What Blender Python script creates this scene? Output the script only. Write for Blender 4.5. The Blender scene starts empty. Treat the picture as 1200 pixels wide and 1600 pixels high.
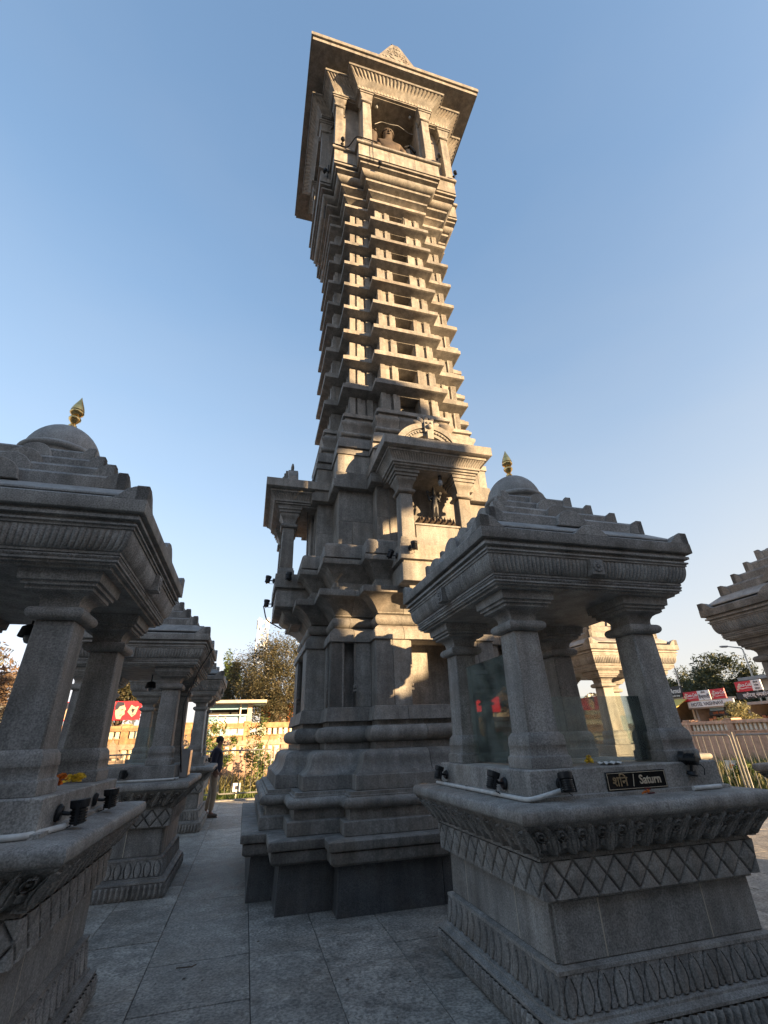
import bpy, bmesh, math, random
from mathutils import Vector, Matrix
random.seed(7)
S = bpy.context.scene
COL = S.collection
PI = math.pi
R = math.radians

# ------------------------------------------------------------------ camera, sky, sun, exposure
cam_d = bpy.data.cameras.new('camera'); cam = bpy.data.objects.new('camera', cam_d); COL.objects.link(cam)
cam_d.sensor_width = 36; cam_d.lens = 36 * 709.0 / 1600; cam_d.clip_start = 0.05; cam_d.clip_end = 4000
CR = [[0.9645, 0.0902, 0.2483], [-0.2622, 0.4393, 0.8592], [-0.0316, -0.8938, 0.4474]]
m = Matrix.Identity(4)
for i in range(3):
    m[i][0] = CR[i][0]; m[i][1] = -CR[i][1]; m[i][2] = -CR[i][2]
q = m.to_quaternion(); q.normalize()
cam.rotation_mode = 'QUATERNION'; cam.rotation_quaternion = q; cam.location = (0, 0, 1.5)
S.camera = cam
SUN_AZ, SUN_EL = 139.0, 10.0          # clockwise from +Y, above the horizon
W = bpy.data.worlds.new('World'); S.world = W; W.use_nodes = True
wn = W.node_tree.nodes; wl = W.node_tree.links
sky = wn.new('ShaderNodeTexSky'); sky.sky_type = 'NISHITA'; sky.sun_disc = False
sky.sun_elevation = R(SUN_EL); sky.sun_rotation = R(SUN_AZ); sky.air_density = 1.0; sky.dust_density = 0.9; sky.ozone_density = 2.4
bg = wn['Background']; bg.inputs['Strength'].default_value = 0.15
def vm_(op, a, b):                      # soft shoulder, the same over the whole dome
    k = wn.new('ShaderNodeVectorMath'); k.operation = op
    for i, v in enumerate((a, b)):
        if isinstance(v, tuple): k.inputs[i].default_value = v
        else: wl.new(v, k.inputs[i])
    return k.outputs[0]
sc_ = sky.outputs['Color']
soft = vm_('DIVIDE', sc_, vm_('ADD', vm_('MULTIPLY', sc_, (0.245, 0.330, 0.300)), (1, 1, 1)))
def wm(op, a, b=None, clamp=False):
    k = wn.new('ShaderNodeMath'); k.operation = op; k.use_clamp = clamp
    for i, v in enumerate((a, b)):
        if isinstance(v, (int, float)): k.inputs[i].default_value = v
        elif v is not None: wl.new(v, k.inputs[i])
    return k.outputs[0]
wtc = wn.new('ShaderNodeTexCoord'); sep = wn.new('ShaderNodeSeparateXYZ'); wl.new(wtc.outputs['Generated'], sep.inputs[0])
dt = wn.new('ShaderNodeVectorMath'); dt.operation = 'DOT_PRODUCT'; wl.new(wtc.outputs['Generated'], dt.inputs[0])
dt.inputs[1].default_value = (math.sin(R(SUN_AZ)), math.cos(R(SUN_AZ)), 0.0)
low = wm('POWER', wm('SUBTRACT', 1.0, wm('ABSOLUTE', sep.outputs['Z'])), 2.0)
side = wm('ADD', 0.76, wm('MULTIPLY', dt.outputs['Value'], 0.62))
wno = wn.new('ShaderNodeTexNoise'); wno.inputs['Scale'].default_value = 2.2; wno.inputs['Detail'].default_value = 5
wmp = wn.new('ShaderNodeMapping'); wmp.inputs['Scale'].default_value = (1, 1, 3.5); wl.new(wtc.outputs['Generated'], wmp.inputs[0]); wl.new(wmp.outputs[0], wno.inputs['Vector'])
fac = wm('ADD', wm('MULTIPLY', low, side), wm('MULTIPLY', wm('SUBTRACT', wno.outputs['Fac'], 0.5), 0.14), True)
wmx = wn.new('ShaderNodeMix'); wmx.data_type = 'RGBA'; wl.new(fac, wmx.inputs[0]); wl.new(soft, wmx.inputs[6]); wmx.inputs[7].default_value = (1.34, 1.24, 1.10, 1)
wl.new(wmx.outputs[2], bg.inputs['Color'])
sl = bpy.data.lights.new('sun', 'SUN'); so = bpy.data.objects.new('sun', sl); COL.objects.link(so)
sl.energy = 4.0; sl.angle = R(0.5); sl.color = (1.0, 0.69, 0.37)
sd = Vector((math.sin(R(SUN_AZ)) * math.cos(R(SUN_EL)), math.cos(R(SUN_AZ)) * math.cos(R(SUN_EL)), math.sin(R(SUN_EL))))
so.rotation_mode = 'QUATERNION'; so.rotation_quaternion = sd.to_track_quat('Z', 'Y'); so.location = sd * 60
S.view_settings.view_transform = 'Standard'; S.view_settings.look = 'None'
S.view_settings.gamma = 1; S.view_settings.use_curve_mapping = False; S.view_settings.exposure = 2.17; S.cycles.transparent_max_bounces = 40

# ------------------------------------------------------------------ materials
def newmat(name):
    M = bpy.data.materials.new(name); M.use_nodes = True
    n = M.node_tree.nodes; l = M.node_tree.links
    return M, n, l, n['Principled BSDF']
def mathn(n, l, op, a, b=None, clamp=False):
    k = n.new('ShaderNodeMath'); k.operation = op; k.use_clamp = clamp
    for i, v in enumerate((a, b)):
        if v is None: continue
        if isinstance(v, (int, float)): k.inputs[i].default_value = v
        else: l.new(v, k.inputs[i])
    return k.outputs[0]
def maprange(n, l, v, a, b, c, d):
    k = n.new('ShaderNodeMapRange'); l.new(v, k.inputs[0])
    for i, x in enumerate((a, b, c, d)): k.inputs[i + 1].default_value = x
    return k.outputs[0]
def mixc(n, l, f, a, b, mode='MIX'):
    k = n.new('ShaderNodeMix'); k.data_type = 'RGBA'; k.blend_type = mode
    for idx, v in ((0, f), (6, a), (7, b)):
        if isinstance(v, (int, float)): k.inputs[idx].default_value = v
        elif isinstance(v, tuple): k.inputs[idx].default_value = (*v, 1)
        else: l.new(v, k.inputs[idx])
    return k.outputs[2]
def noise(n, l, vec, scale, detail=3, rough=0.55):
    k = n.new('ShaderNodeTexNoise'); k.inputs['Scale'].default_value = scale; k.inputs['Detail'].default_value = detail
    k.inputs['Roughness'].default_value = rough; l.new(vec, k.inputs['Vector']); return k.outputs['Fac']
def stone(name, ca, cb, warm=(0.30, 0.21, 0.13), warmf=0.35, speck=120, rough=0.72, bump=0.25, streak=0.25, var=0.10, island=False, stain=0.3):
    M, n, l, P = newmat(name)
    tc = n.new('ShaderNodeTexCoord'); oi = n.new('ShaderNodeObjectInfo')
    add = n.new('ShaderNodeVectorMath'); add.operation = 'ADD'; l.new(tc.outputs['Object'], add.inputs[0])
    rnd = oi.outputs['Random']
    if island:
        ge = n.new('ShaderNodeNewGeometry')
        rnd = mathn(n, l, 'FRACT', mathn(n, l, 'ADD', rnd, ge.outputs['Random Per Island']))
    l.new(mathn(n, l, 'MULTIPLY', rnd, 37.0), add.inputs[1]); vec = add.outputs[0]
    n1 = noise(n, l, vec, speck, 2, 0.6); n1b = noise(n, l, vec, speck * 0.28, 3, 0.6)
    c = mixc(n, l, maprange(n, l, n1, 0.36, 0.66, 0, 1), ca, cb)
    c = mixc(n, l, maprange(n, l, n1b, 0.35, 0.7, 0, 0.45), c, (ca[0] * 0.62, ca[1] * 0.62, ca[2] * 0.62))
    n2 = noise(n, l, vec, 1.7, 6, 0.62)
    c = mixc(n, l, maprange(n, l, n2, 0.48, 0.74, 0, warmf), c, warm)
    mp = n.new('ShaderNodeMapping'); mp.inputs['Scale'].default_value = (7, 7, 0.8); l.new(vec, mp.inputs['Vector'])
    n3 = noise(n, l, mp.outputs[0], 1.2, 4, 0.6)
    k = mathn(n, l, 'MULTIPLY', maprange(n, l, n3, 0.35, 0.65, 1 - streak, 1 + streak * 0.35), maprange(n, l, rnd, 0, 1, 1 - var, 1 + var))
    n4 = noise(n, l, vec, 4.5, 5, 0.7)
    k = mathn(n, l, 'MULTIPLY', k, maprange(n, l, n4, 0.3, 0.65, 1 - stain, 1.08))
    vm = n.new('ShaderNodeVectorMath'); vm.operation = 'SCALE'; l.new(c, vm.inputs[0]); l.new(k, vm.inputs['Scale'])
    l.new(vm.outputs[0], P.inputs['Base Color'])
    P.inputs['Roughness'].default_value = rough
    l.new(maprange(n, l, n4, 0.3, 0.7, rough - 0.14, rough + 0.1), P.inputs['Roughness'])
    P.inputs['Specular IOR Level'].default_value = 0.35
    bp = n.new('ShaderNodeBump'); bp.inputs['Strength'].default_value = bump; bp.inputs['Distance'].default_value = 0.006
    h = mathn(n, l, 'ADD', n1, mathn(n, l, 'MULTIPLY', n4, 2.0)); l.new(h, bp.inputs['Height']); l.new(bp.outputs[0], P.inputs['Normal'])
    return M
def plain(name, c, rough=0.6, metal=0.0, nz=0.15, scale=20, bump=0.0, var=0.0):
    M, n, l, P = newmat(name)
    tc = n.new('ShaderNodeTexCoord'); f = noise(n, l, tc.outputs['Object'], scale, 4, 0.6)
    k = maprange(n, l, f, 0.3, 0.7, 1 - nz, 1 + nz)
    if var:
        oi = n.new('ShaderNodeObjectInfo'); ge = n.new('ShaderNodeNewGeometry')
        r = mathn(n, l, 'FRACT', mathn(n, l, 'ADD', oi.outputs['Random'], ge.outputs['Random Per Island']))
        k = mathn(n, l, 'MULTIPLY', k, maprange(n, l, r, 0, 1, 1 - var, 1 + var))
    vm = n.new('ShaderNodeVectorMath'); vm.operation = 'SCALE'; vm.inputs[0].default_value = c; l.new(k, vm.inputs['Scale'])
    l.new(vm.outputs[0], P.inputs['Base Color']); P.inputs['Roughness'].default_value = rough; P.inputs['Metallic'].default_value = metal
    if bump:
        bp = n.new('ShaderNodeBump'); bp.inputs['Strength'].default_value = bump; bp.inputs['Distance'].default_value = 0.01
        l.new(f, bp.inputs['Height']); l.new(bp.outputs[0], P.inputs['Normal'])
    return M
def leafmat(name, c1, c2, trans=0.25):
    M, n, l, P = newmat(name)
    ge = n.new('ShaderNodeNewGeometry')
    c = mixc(n, l, ge.outputs['Random Per Island'], c1, c2)
    l.new(c, P.inputs['Base Color']); P.inputs['Roughness'].default_value = 0.55
    tr = n.new('ShaderNodeBsdfTranslucent'); l.new(c, tr.inputs['Color'])
    mx = n.new('ShaderNodeMixShader'); mx.inputs[0].default_value = trans
    l.new(P.outputs[0], mx.inputs[1]); l.new(tr.outputs[0], mx.inputs[2]); l.new(mx.outputs[0], n['Material Output'].inputs['Surface'])
    return M
def glassmat(name, tint=(0.92, 0.965, 0.95)):
    M, n, l, P = newmat(name); n.remove(P)
    t = n.new('ShaderNodeBsdfTransparent'); t.inputs['Color'].default_value = (*tint, 1)
    g = n.new('ShaderNodeBsdfGlossy'); g.inputs['Roughness'].default_value = 0.02; g.inputs['Color'].default_value = (0.9, 0.95, 0.95, 1)
    d = n.new('ShaderNodeBsdfDiffuse'); d.inputs['Color'].default_value = (0.45, 0.5, 0.48, 1)
    tc = n.new('ShaderNodeTexCoord'); nz = noise(n, l, tc.outputs['Object'], 6, 5, 0.6)
    fr = n.new('ShaderNodeFresnel'); fr.inputs['IOR'].default_value = 1.5
    m1 = n.new('ShaderNodeMixShader'); l.new(mathn(n, l, 'ADD', fr.outputs[0], 0.02), m1.inputs[0]); l.new(t.outputs[0], m1.inputs[1]); l.new(g.outputs[0], m1.inputs[2])
    m2 = n.new('ShaderNodeMixShader'); l.new(maprange(n, l, nz, 0.35, 0.75, 0.02, 0.16), m2.inputs[0]); l.new(m1.outputs[0], m2.inputs[1]); l.new(d.outputs[0], m2.inputs[2])
    l.new(m2.outputs[0], n['Material Output'].inputs['Surface'])
    return M
G = {}
G['granite'] = stone('grey_granite', (0.45, 0.425, 0.392), (0.195, 0.186, 0.175), var=0.16, streak=0.30, stain=0.36, speck=110)
G['granite_tower'] = stone('tower_granite', (0.36, 0.338, 0.308), (0.22, 0.206, 0.19), speck=60, var=0.2, warmf=0.35, streak=0.3, stain=0.36)
G['granite_die'] = stone('polished_granite', (0.16, 0.165, 0.17), (0.07, 0.072, 0.075), rough=0.45, warmf=0.2)
G['roof_stone'] = stone('roof_granite', (0.46, 0.445, 0.42), (0.27, 0.26, 0.25), warmf=0.15)
G['paving'] = stone('paving_gneiss', (0.58, 0.535, 0.47), (0.20, 0.187, 0.168), warmf=0.28, speck=48, rough=0.62, var=0.20, streak=0.15, island=True, stain=0.52, bump=0.7)
G['mortar'] = plain('mortar', (0.07, 0.068, 0.065), 0.9)
G['black_stone'] = plain('black_stone', (0.016, 0.015, 0.0145), 0.5, nz=0.3)
G['brown_stone'] = stone('brown_stone', (0.10, 0.075, 0.058), (0.045, 0.034, 0.027))
G['gold'] = plain('brass', (0.78, 0.52, 0.20), 0.26, 1.0, 0.25, 30)
G['black_metal'] = plain('black_metal', (0.02, 0.021, 0.023), 0.45, 0.3, 0.3)
G['lens'] = plain('lamp_glass', (0.25, 0.26, 0.27), 0.15)
G['pvc'] = plain('white_pvc', (0.62, 0.61, 0.58), 0.45)
G['steel'] = plain('steel_tube', (0.50, 0.49, 0.46), 0.32, 0.9, 0.15)
G['rail'] = plain('rail_paint', (0.22, 0.215, 0.20), 0.5, 0.2, 0.25)
G['glass'] = glassmat('pane_glass')
G['black_gloss'] = plain('black_plate', (0.012, 0.011, 0.011), 0.12)
G['gilt'] = plain('gilt_letter', (0.42, 0.29, 0.16), 0.4, 0.4, 0.3, 60)
G['gilt_pale'] = plain('pale_letter', (0.58, 0.47, 0.34), 0.45)
G['marigold'] = plain('marigold', (0.75, 0.20, 0.02), 0.7, var=0.35)
G['yellowflower'] = plain('yellow_flower', (0.78, 0.52, 0.04), 0.7, var=0.3)
G['cloth'] = plain('white_cloth', (0.75, 0.74, 0.70), 0.8)
G['red_cloth'] = plain('red_cloth', (0.10, 0.008, 0.008), 0.8)
G['sandstone'] = stone('orange_sandstone', (0.62, 0.36, 0.19), (0.50, 0.28, 0.15), warm=(0.45, 0.22, 0.1), speck=30)
G['peach_lit'] = stone('peach_wall_lit', (0.78, 0.50, 0.34), (0.66, 0.41, 0.28), warm=(0.6, 0.34, 0.2), speck=30)  # lightened so the colour stands in for light on the right wall
G['pinkwall'] = stone('pink_wall', (0.58, 0.40, 0.30), (0.48, 0.33, 0.25), warm=(0.5, 0.26, 0.15), speck=30)
G['whitewash'] = plain('whitewash', (0.72, 0.66, 0.55), 0.8, nz=0.2)
G['red_sign'] = plain('red_sign', (0.55, 0.025, 0.04), 0.5, nz=0.1)
G['white_sign'] = plain('white_sign', (0.75, 0.76, 0.76), 0.5, nz=0.06)
G['black_sign'] = plain('black_sign', (0.02, 0.02, 0.022), 0.5)
G['ink'] = plain('ink', (0.03, 0.03, 0.05), 0.6)
G['skinprint'] = plain('print_tan', (0.62, 0.42, 0.30), 0.6)
G['awning'] = plain('yellow_awning', (0.72, 0.52, 0.12), 0.7)
G['wall_grey'] = plain('grey_plaster', (0.33, 0.32, 0.31), 0.85, scale=4)
G['wall_cream'] = plain('cream_plaster', (0.55, 0.48, 0.38), 0.85, scale=4)
G['dark_room'] = plain('dark_interior', (0.05, 0.045, 0.04), 0.9)
G['blue'] = plain('blue_paint', (0.24, 0.42, 0.55), 0.6)
G['orange'] = plain('orange_paint', (0.55, 0.15, 0.035), 0.6)
G['bark'] = plain('bark', (0.10, 0.075, 0.055), 0.9, nz=0.4, scale=12, bump=0.6)
G['leaf_olive'] = leafmat('leaf_olive', (0.035, 0.040, 0.018), (0.13, 0.105, 0.05))
G['leaf_dark'] = leafmat('leaf_dark', (0.025, 0.04, 0.018), (0.08, 0.09, 0.04))
G['leaf_green'] = leafmat('leaf_green', (0.05, 0.10, 0.02), (0.16, 0.19, 0.05))
G['leaf_pale'] = leafmat('leaf_pale', (0.12, 0.13, 0.05), (0.32, 0.28, 0.13))
G['leaf_red'] = leafmat('leaf_red', (0.09, 0.06, 0.04), (0.24, 0.16, 0.10))
G['petal'] = leafmat('white_petal', (0.6, 0.55, 0.42), (0.8, 0.75, 0.62))
G['soil'] = plain('soil', (0.20, 0.14, 0.085), 0.95, nz=0.35, scale=3, bump=0.4)
G['asphalt'] = plain('asphalt', (0.06, 0.058, 0.055), 0.9, scale=8)
G['earth'] = plain('earth', (0.17, 0.14, 0.10), 0.95, nz=0.3, scale=0.5)
G['skin'] = plain('skin', (0.20, 0.11, 0.075), 0.6)
G['hair'] = plain('hair', (0.02, 0.018, 0.016), 0.7)
G['navy'] = plain('navy_cloth', (0.012, 0.014, 0.03), 0.85)
G['khaki'] = plain('khaki_cloth', (0.34, 0.27, 0.20), 0.85)
G['shoe'] = plain('shoe', (0.09, 0.07, 0.055), 0.6)
G['goods'] = plain('goods', (0.45, 0.22, 0.14), 0.6, var=0.7)

# ------------------------------------------------------------------ mesh helpers
class MB:
    def __init__(s): s.v = []; s.f = []
    def add(s, vs, fs):
        o = len(s.v); s.v += [tuple(p) for p in vs]; s.f += [tuple(i + o for i in f) for f in fs]; return s
    def box(s, x0, y0, z0, x1, y1, z1):
        return s.add([(x0, y0, z0), (x1, y0, z0), (x1, y1, z0), (x0, y1, z0), (x0, y0, z1), (x1, y0, z1), (x1, y1, z1), (x0, y1, z1)],
                     [(0, 3, 2, 1), (4, 5, 6, 7), (0, 1, 5, 4), (1, 2, 6, 5), (2, 3, 7, 6), (3, 0, 4, 7)])
    def cbox(s, c, d): return s.box(c[0] - d[0] / 2, c[1] - d[1] / 2, c[2] - d[2] / 2, c[0] + d[0] / 2, c[1] + d[1] / 2, c[2] + d[2] / 2)
    def frus(s, c, a, z0, b, z1):
        vs = [(c[0] + x * a, c[1] + y * a, z0) for x, y in ((-1, -1), (1, -1), (1, 1), (-1, 1))] + [(c[0] + x * b, c[1] + y * b, z1) for x, y in ((-1, -1), (1, -1), (1, 1), (-1, 1))]
        return s.add(vs, [(0, 3, 2, 1), (4, 5, 6, 7), (0, 1, 5, 4), (1, 2, 6, 5), (2, 3, 7, 6), (3, 0, 4, 7)])
    def prism(s, poly, M, t):                       # 2D polygon in local xz, thickness along local +y
        n = len(poly); a = [M @ Vector((x, 0, z)) for x, z in poly]; b = [M @ Vector((x, t, z)) for x, z in poly]
        return s.add(a + b, [tuple(range(n)), tuple(range(2 * n - 1, n - 1, -1))] + [(i, i + n, (i + 1) % n + n, (i + 1) % n) for i in range(n)])
    def lathe(s, prof, c=(0, 0, 0), n=24, cap=True):
        vs = []; k = len(prof)
        for i in range(n):
            a = 2 * PI * i / n
            vs += [(c[0] + r * math.cos(a), c[1] + r * math.sin(a), c[2] + z) for r, z in prof]
        fs = [(i * k + j, ((i + 1) % n) * k + j, ((i + 1) % n) * k + j + 1, i * k + j + 1) for i in range(n) for j in range(k - 1)]
        if cap: fs += [tuple(i * k for i in range(n))[::-1], tuple(i * k + k - 1 for i in range(n))]
        return s.add(vs, fs)
    def tube(s, pts, r, n=8, cap=True):
        pts = [Vector(p) for p in pts]; k = len(pts); rr = r if isinstance(r, (list, tuple)) else [r] * k
        vs = []; up = None
        for i, p in enumerate(pts):
            d = (pts[min(i + 1, k - 1)] - pts[max(i - 1, 0)]).normalized()
            if up is None: up = d.orthogonal().normalized()
            up = (up - d * up.dot(d)); up = up.normalized() if up.length > 1e-6 else d.orthogonal().normalized()
            b = d.cross(up)
            vs += [p + (up * math.cos(2 * PI * j / n) + b * math.sin(2 * PI * j / n)) * rr[i] for j in range(n)]
        fs = [(i * n + j, i * n + (j + 1) % n, (i + 1) * n + (j + 1) % n, (i + 1) * n + j) for i in range(k - 1) for j in range(n)]
        if cap: fs += [tuple(range(n))[::-1], tuple(range((k - 1) * n, k * n))]
        return s.add(vs, fs)
    def ball(s, c, r, n=12, sc=(1, 1, 1)):
        k = n // 2 + 1; pr = [(math.sin(PI * j / (k - 1)), -math.cos(PI * j / (k - 1))) for j in range(k)]
        vs = [(c[0] + r * sc[0] * a * math.cos(2 * PI * i / n), c[1] + r * sc[1] * a * math.sin(2 * PI * i / n), c[2] + r * sc[2] * z) for i in range(n) for a, z in pr]
        return s.add(vs, [(i * k + j, ((i + 1) % n) * k + j, ((i + 1) % n) * k + j + 1, i * k + j + 1) for i in range(n) for j in range(k - 1)])
    def xf(s, M, start=0):
        for i in range(start, len(s.v)): s.v[i] = tuple(M @ Vector(s.v[i]))
        return s
    def rot4(s):                                    # repeat everything on the four sides
        v0, f0 = list(s.v), list(s.f)
        for k in (1, 2, 3):
            M = Matrix.Rotation(k * PI / 2, 3, 'Z'); s.add([M @ Vector(p) for p in v0], f0)
        return s
def mesh(name, mb, mat, bevel=0, smooth=38):
    me = bpy.data.meshes.new(name); me.from_pydata(mb.v, [], mb.f)
    bm = bmesh.new(); bm.from_mesh(me)
    bmesh.ops.remove_doubles(bm, verts=bm.verts, dist=1e-5) if len(bm.verts) < 60000 else None
    if bevel:
        es = [e for e in bm.edges if len(e.link_faces) == 2 and e.calc_face_angle(0) > 0.6]
        bmesh.ops.bevel(bm, geom=es, offset=bevel, segments=1, affect='EDGES', clamp_overlap=True)
    bmesh.ops.recalc_face_normals(bm, faces=bm.faces)
    bm.to_mesh(me); bm.free()
    if smooth:
        me.polygons.foreach_set('use_smooth', [True] * len(me.polygons)); me.set_sharp_from_angle(angle=R(smooth))
    me.materials.append(mat if not isinstance(mat, str) else G[mat])
    return me
def link(name, me, parent=None, loc=(0, 0, 0), rz=0, label=None, cat=None, group=None, kind=None):
    o = bpy.data.objects.new(name, me); COL.objects.link(o); o.location = loc; o.rotation_euler = (0, 0, rz)
    if parent: o.parent = parent
    for k, v in (('label', label), ('category', cat), ('group', group), ('kind', kind)):
        if v: o[k] = v
    return o
def obj(name, mb, mat, parent=None, bevel=0, smooth=38, **kw): return link(name, mesh(name, mb, mat, bevel, smooth), parent, **kw)
def thing(name, label, cat, loc=(0, 0, 0), rz=0, group=None): return link(name, None, None, loc, rz, label, cat, group)
def copy_tree(o, parent=None):
    c = o.copy(); COL.objects.link(c)
    if parent: c.parent = parent
    for ch in o.children: copy_tree(ch, c)
    return c
def relabel(o, label, group=None):
    o['label'] = label
    if group: o['group'] = group
def skin(name, pts, rad, edges, mat, parent=None, sub=2, **kw):
    me = bpy.data.meshes.new(name); me.from_pydata(pts, edges, [])
    o = bpy.data.objects.new(name, me); COL.objects.link(o)
    md = o.modifiers.new('s', 'SKIN'); md.use_smooth_shade = True
    for i, r in enumerate(rad):
        sv = me.skin_vertices[0].data[i]; sv.radius = (r, r) if isinstance(r, (int, float)) else r; sv.use_root = (i == 0)
    ss = o.modifiers.new('u', 'SUBSURF'); ss.levels = sub; ss.render_levels = sub
    dg = bpy.context.evaluated_depsgraph_get(); dg.update()
    nm = bpy.data.meshes.new_from_object(o.evaluated_get(dg)); bpy.data.objects.remove(o)
    nm.materials.clear(); nm.materials.append(G[mat]); nm.polygons.foreach_set('use_smooth', [True] * len(nm.polygons))
    return link(name, nm, parent, **kw)
def text(name, body, size, mat, parent, M, depth=0.002, bold=0.0, shear=0.0, sx=1.0, spacing=1.0):
    cu = bpy.data.curves.new(name, 'FONT'); cu.body = body; cu.size = size; cu.extrude = depth; cu.offset = bold * size; cu.shear = shear
    cu.align_x = 'CENTER'; cu.align_y = 'CENTER'; cu.space_character = spacing; cu.resolution_u = 3
    o = bpy.data.objects.new(name, cu); COL.objects.link(o)
    dg = bpy.context.evaluated_depsgraph_get(); dg.update()
    me = bpy.data.meshes.new_from_object(o.evaluated_get(dg)); bpy.data.objects.remove(o)
    me.transform(M @ Matrix.Diagonal((sx, 1, 1, 1))); me.materials.clear(); me.materials.append(G[mat])
    return link(name, me, parent)
# plans: axis aligned outlines, listed counter-clockwise, that grow outwards by d
def normals(plan):
    n = len(plan); out = []
    for i in range(n):
        a, b = plan[i], plan[(i + 1) % n]; L = math.hypot(b[0] - a[0], b[1] - a[1]); out.append(((b[1] - a[1]) / L, -(b[0] - a[0]) / L))
    return out
def grow(plan, d):
    nn = normals(plan); return [(p[0] + d * (nn[i - 1][0] + nn[i][0]), p[1] + d * (nn[i - 1][1] + nn[i][1])) for i, p in enumerate(plan)]
def sq(h): return [(-h, -h), (h, -h), (h, h), (-h, h)]
def stepped(h, H, w):
    side = [(-h, -h), (-w, -h), (-w, -H), (w, -H), (w, -h)]; out = []
    for k in range(4):
        c, s = [(1, 0), (0, 1), (-1, 0), (0, -1)][k]; out += [(x * c - y * s, x * s + y * c) for x, y in side]
    return out
TP = stepped(1.43, 1.70, 0.87)
def ring(mb, plan, prof, cap=True):
    n = len(plan); k = len(prof); vs = []
    for d, z in prof: vs += [(x, y, z) for x, y in grow(plan, d)]
    fs = [(j * n + i, j * n + (i + 1) % n, (j + 1) * n + (i + 1) % n, (j + 1) * n + i) for j in range(k - 1) for i in range(n)]
    if cap: fs += [tuple(range(n))[::-1], tuple(range((k - 1) * n, k * n))]
    return mb.add(vs, fs)
def edge_solid(mb, plan, i, prof, s0=None, s1=None):   # one stone of a moulded course: edge i between s0 and s1 (None = mitred end)
    n = len(plan); nn = normals(plan)[i]; a, b = plan[i], plan[(i + 1) % n]
    mx, my = (a[0] + b[0]) / 2, (a[1] + b[1]) / 2; L = math.hypot(b[0] - a[0], b[1] - a[1]); dx, dy = (b[0] - a[0]) / L, (b[1] - a[1]) / L
    va, vb = [], []
    for d, z in prof:
        g = grow(plan, d); A, B = g[i], g[(i + 1) % n]
        va.append((*A, z) if s0 is None else (mx + dx * s0 + nn[0] * d, my + dy * s0 + nn[1] * d, z))
        vb.append((*B, z) if s1 is None else (mx + dx * s1 + nn[0] * d, my + dy * s1 + nn[1] * d, z))
    k = len(prof)
    return mb.add(va + vb, [(j, (j + 1) % k, (j + 1) % k + k, j + k) for j in range(k)] + [tuple(range(k))[::-1], tuple(range(k, 2 * k))])
def relief(mb, plan, prof, period, hf, sub=8, edges=None):   # carved band: height field along each edge
    n = len(plan); nn = normals(plan); k = len(prof); gs = [grow(plan, d) for d, z in prof]
    for i in (edges if edges is not None else range(n)):
        L = math.hypot(plan[(i + 1) % n][0] - plan[i][0], plan[(i + 1) % n][1] - plan[i][1]); m = max(1, round(L / period)); nu = m * sub
        vs = []
        for j in range(k):
            A, B = gs[j][i], gs[j][(i + 1) % n]
            for u in range(nu + 1):
                t = u / nu; h = hf((t * m) % 1.0, j / (k - 1), int(t * m)) if 0 < u < nu else 0.0
                vs.append((A[0] + (B[0] - A[0]) * t + nn[i][0] * h, A[1] + (B[1] - A[1]) * t + nn[i][1] * h, prof[j][1]))
        w = nu + 1; mb.add(vs, [(j * w + u, j * w + u + 1, (j + 1) * w + u + 1, (j + 1) * w + u) for j in range(k - 1) for u in range(nu)])
    return mb
def lerp(a, b, n, bow=0.0): return [(a[0] + (b[0] - a[0]) * i / (n - 1) + bow * math.sin(PI * i / (n - 1)), a[1] + (b[1] - a[1]) * i / (n - 1)) for i in range(n)]
def arc(cd, cz, rd, rz, a0, a1, n): return [(cd + rd * math.cos(R(a0 + (a1 - a0) * i / (n - 1))), cz + rz * math.sin(R(a0 + (a1 - a0) * i / (n - 1)))) for i in range(n)]
def ss(x, a, b):
    t = min(1, max(0, (x - a) / (b - a))); return t * t * (3 - 2 * t)
def ridge(x, c, w): return max(0.0, 1 - abs(x - c) / w)
def st(x, a=0.0, w=0.04): return ss(x, a - w, a + w)
def h_lotus(u, v, i):                                 # v 0 at the bottom, 1 at the top
    du = u - 0.5; dz = (v - 0.66) * 1.4; r = math.hypot(du, dz); d0 = min(u, 1 - u)
    h = -0.020
    ringy = max(st(0.035 - abs(r - 0.20), 0, .012), st(0.075 - r, 0, .02), st(0.030 - abs(r - 0.33), 0, .012) * (v < 0.72))
    h += 0.036 * ringy
    wd = 0.27 * math.sin(PI * min(1, 0.10 + v * 0.95)) ** 0.8
    if r > 0.36: h = max(h, -0.020 + 0.036 * st(wd - d0, 0, .02) - 0.014 * st(0.022 - abs(d0 - wd * .5), 0, .012))
    w2 = 0.13 * math.sin(PI * min(1, max(0, (v - 0.12) / 0.42)))
    h = max(h, -0.020 + 0.028 * st(w2 - abs(du), 0, .02) * (0.1 < v < 0.5))
    low = 0.22 * (1 - ridge(d0, 0, 0.32))
    return h - 0.050 * (1 - ss(v, low * 0.7, low + 0.05))
def h_diamond(u, v, i):
    d = abs(u - 0.5) * 2.05 + abs(v - 0.5) * 2.05
    h = 0.002 + (0.014 * max(0, 1 - d) if d < 1 else 0.006 * min(1, (d - 1) * 2))
    return h - 0.020 * st(0.085 - abs(d - 1.0), 0, .04)
def h_leaf(u, v, i):
    k = min(u, 1 - u); u2 = (u + 0.5) % 1.0
    def leaf(x, top, wd):
        t = v / top
        if t > 1: return -1
        w = wd * (math.sin(PI * (0.16 + 0.84 * t)) ** 0.9); return 1 - abs(x - 0.5 - 0.05 * math.sin(v * 3)) / max(w, .01)
    a, b = leaf(u, 1.0, .40), leaf(u2, .62, .40)
    h = 0.0
    if b > 0: h = 0.002 + 0.004 * min(1, b) - 0.022 * st(0.12 - b, 0, .06)
    if a > 0: h = 0.004 + 0.010 * min(1, a * 1.3) - 0.028 * st(0.16 - a, 0, .07)
    return h
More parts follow.
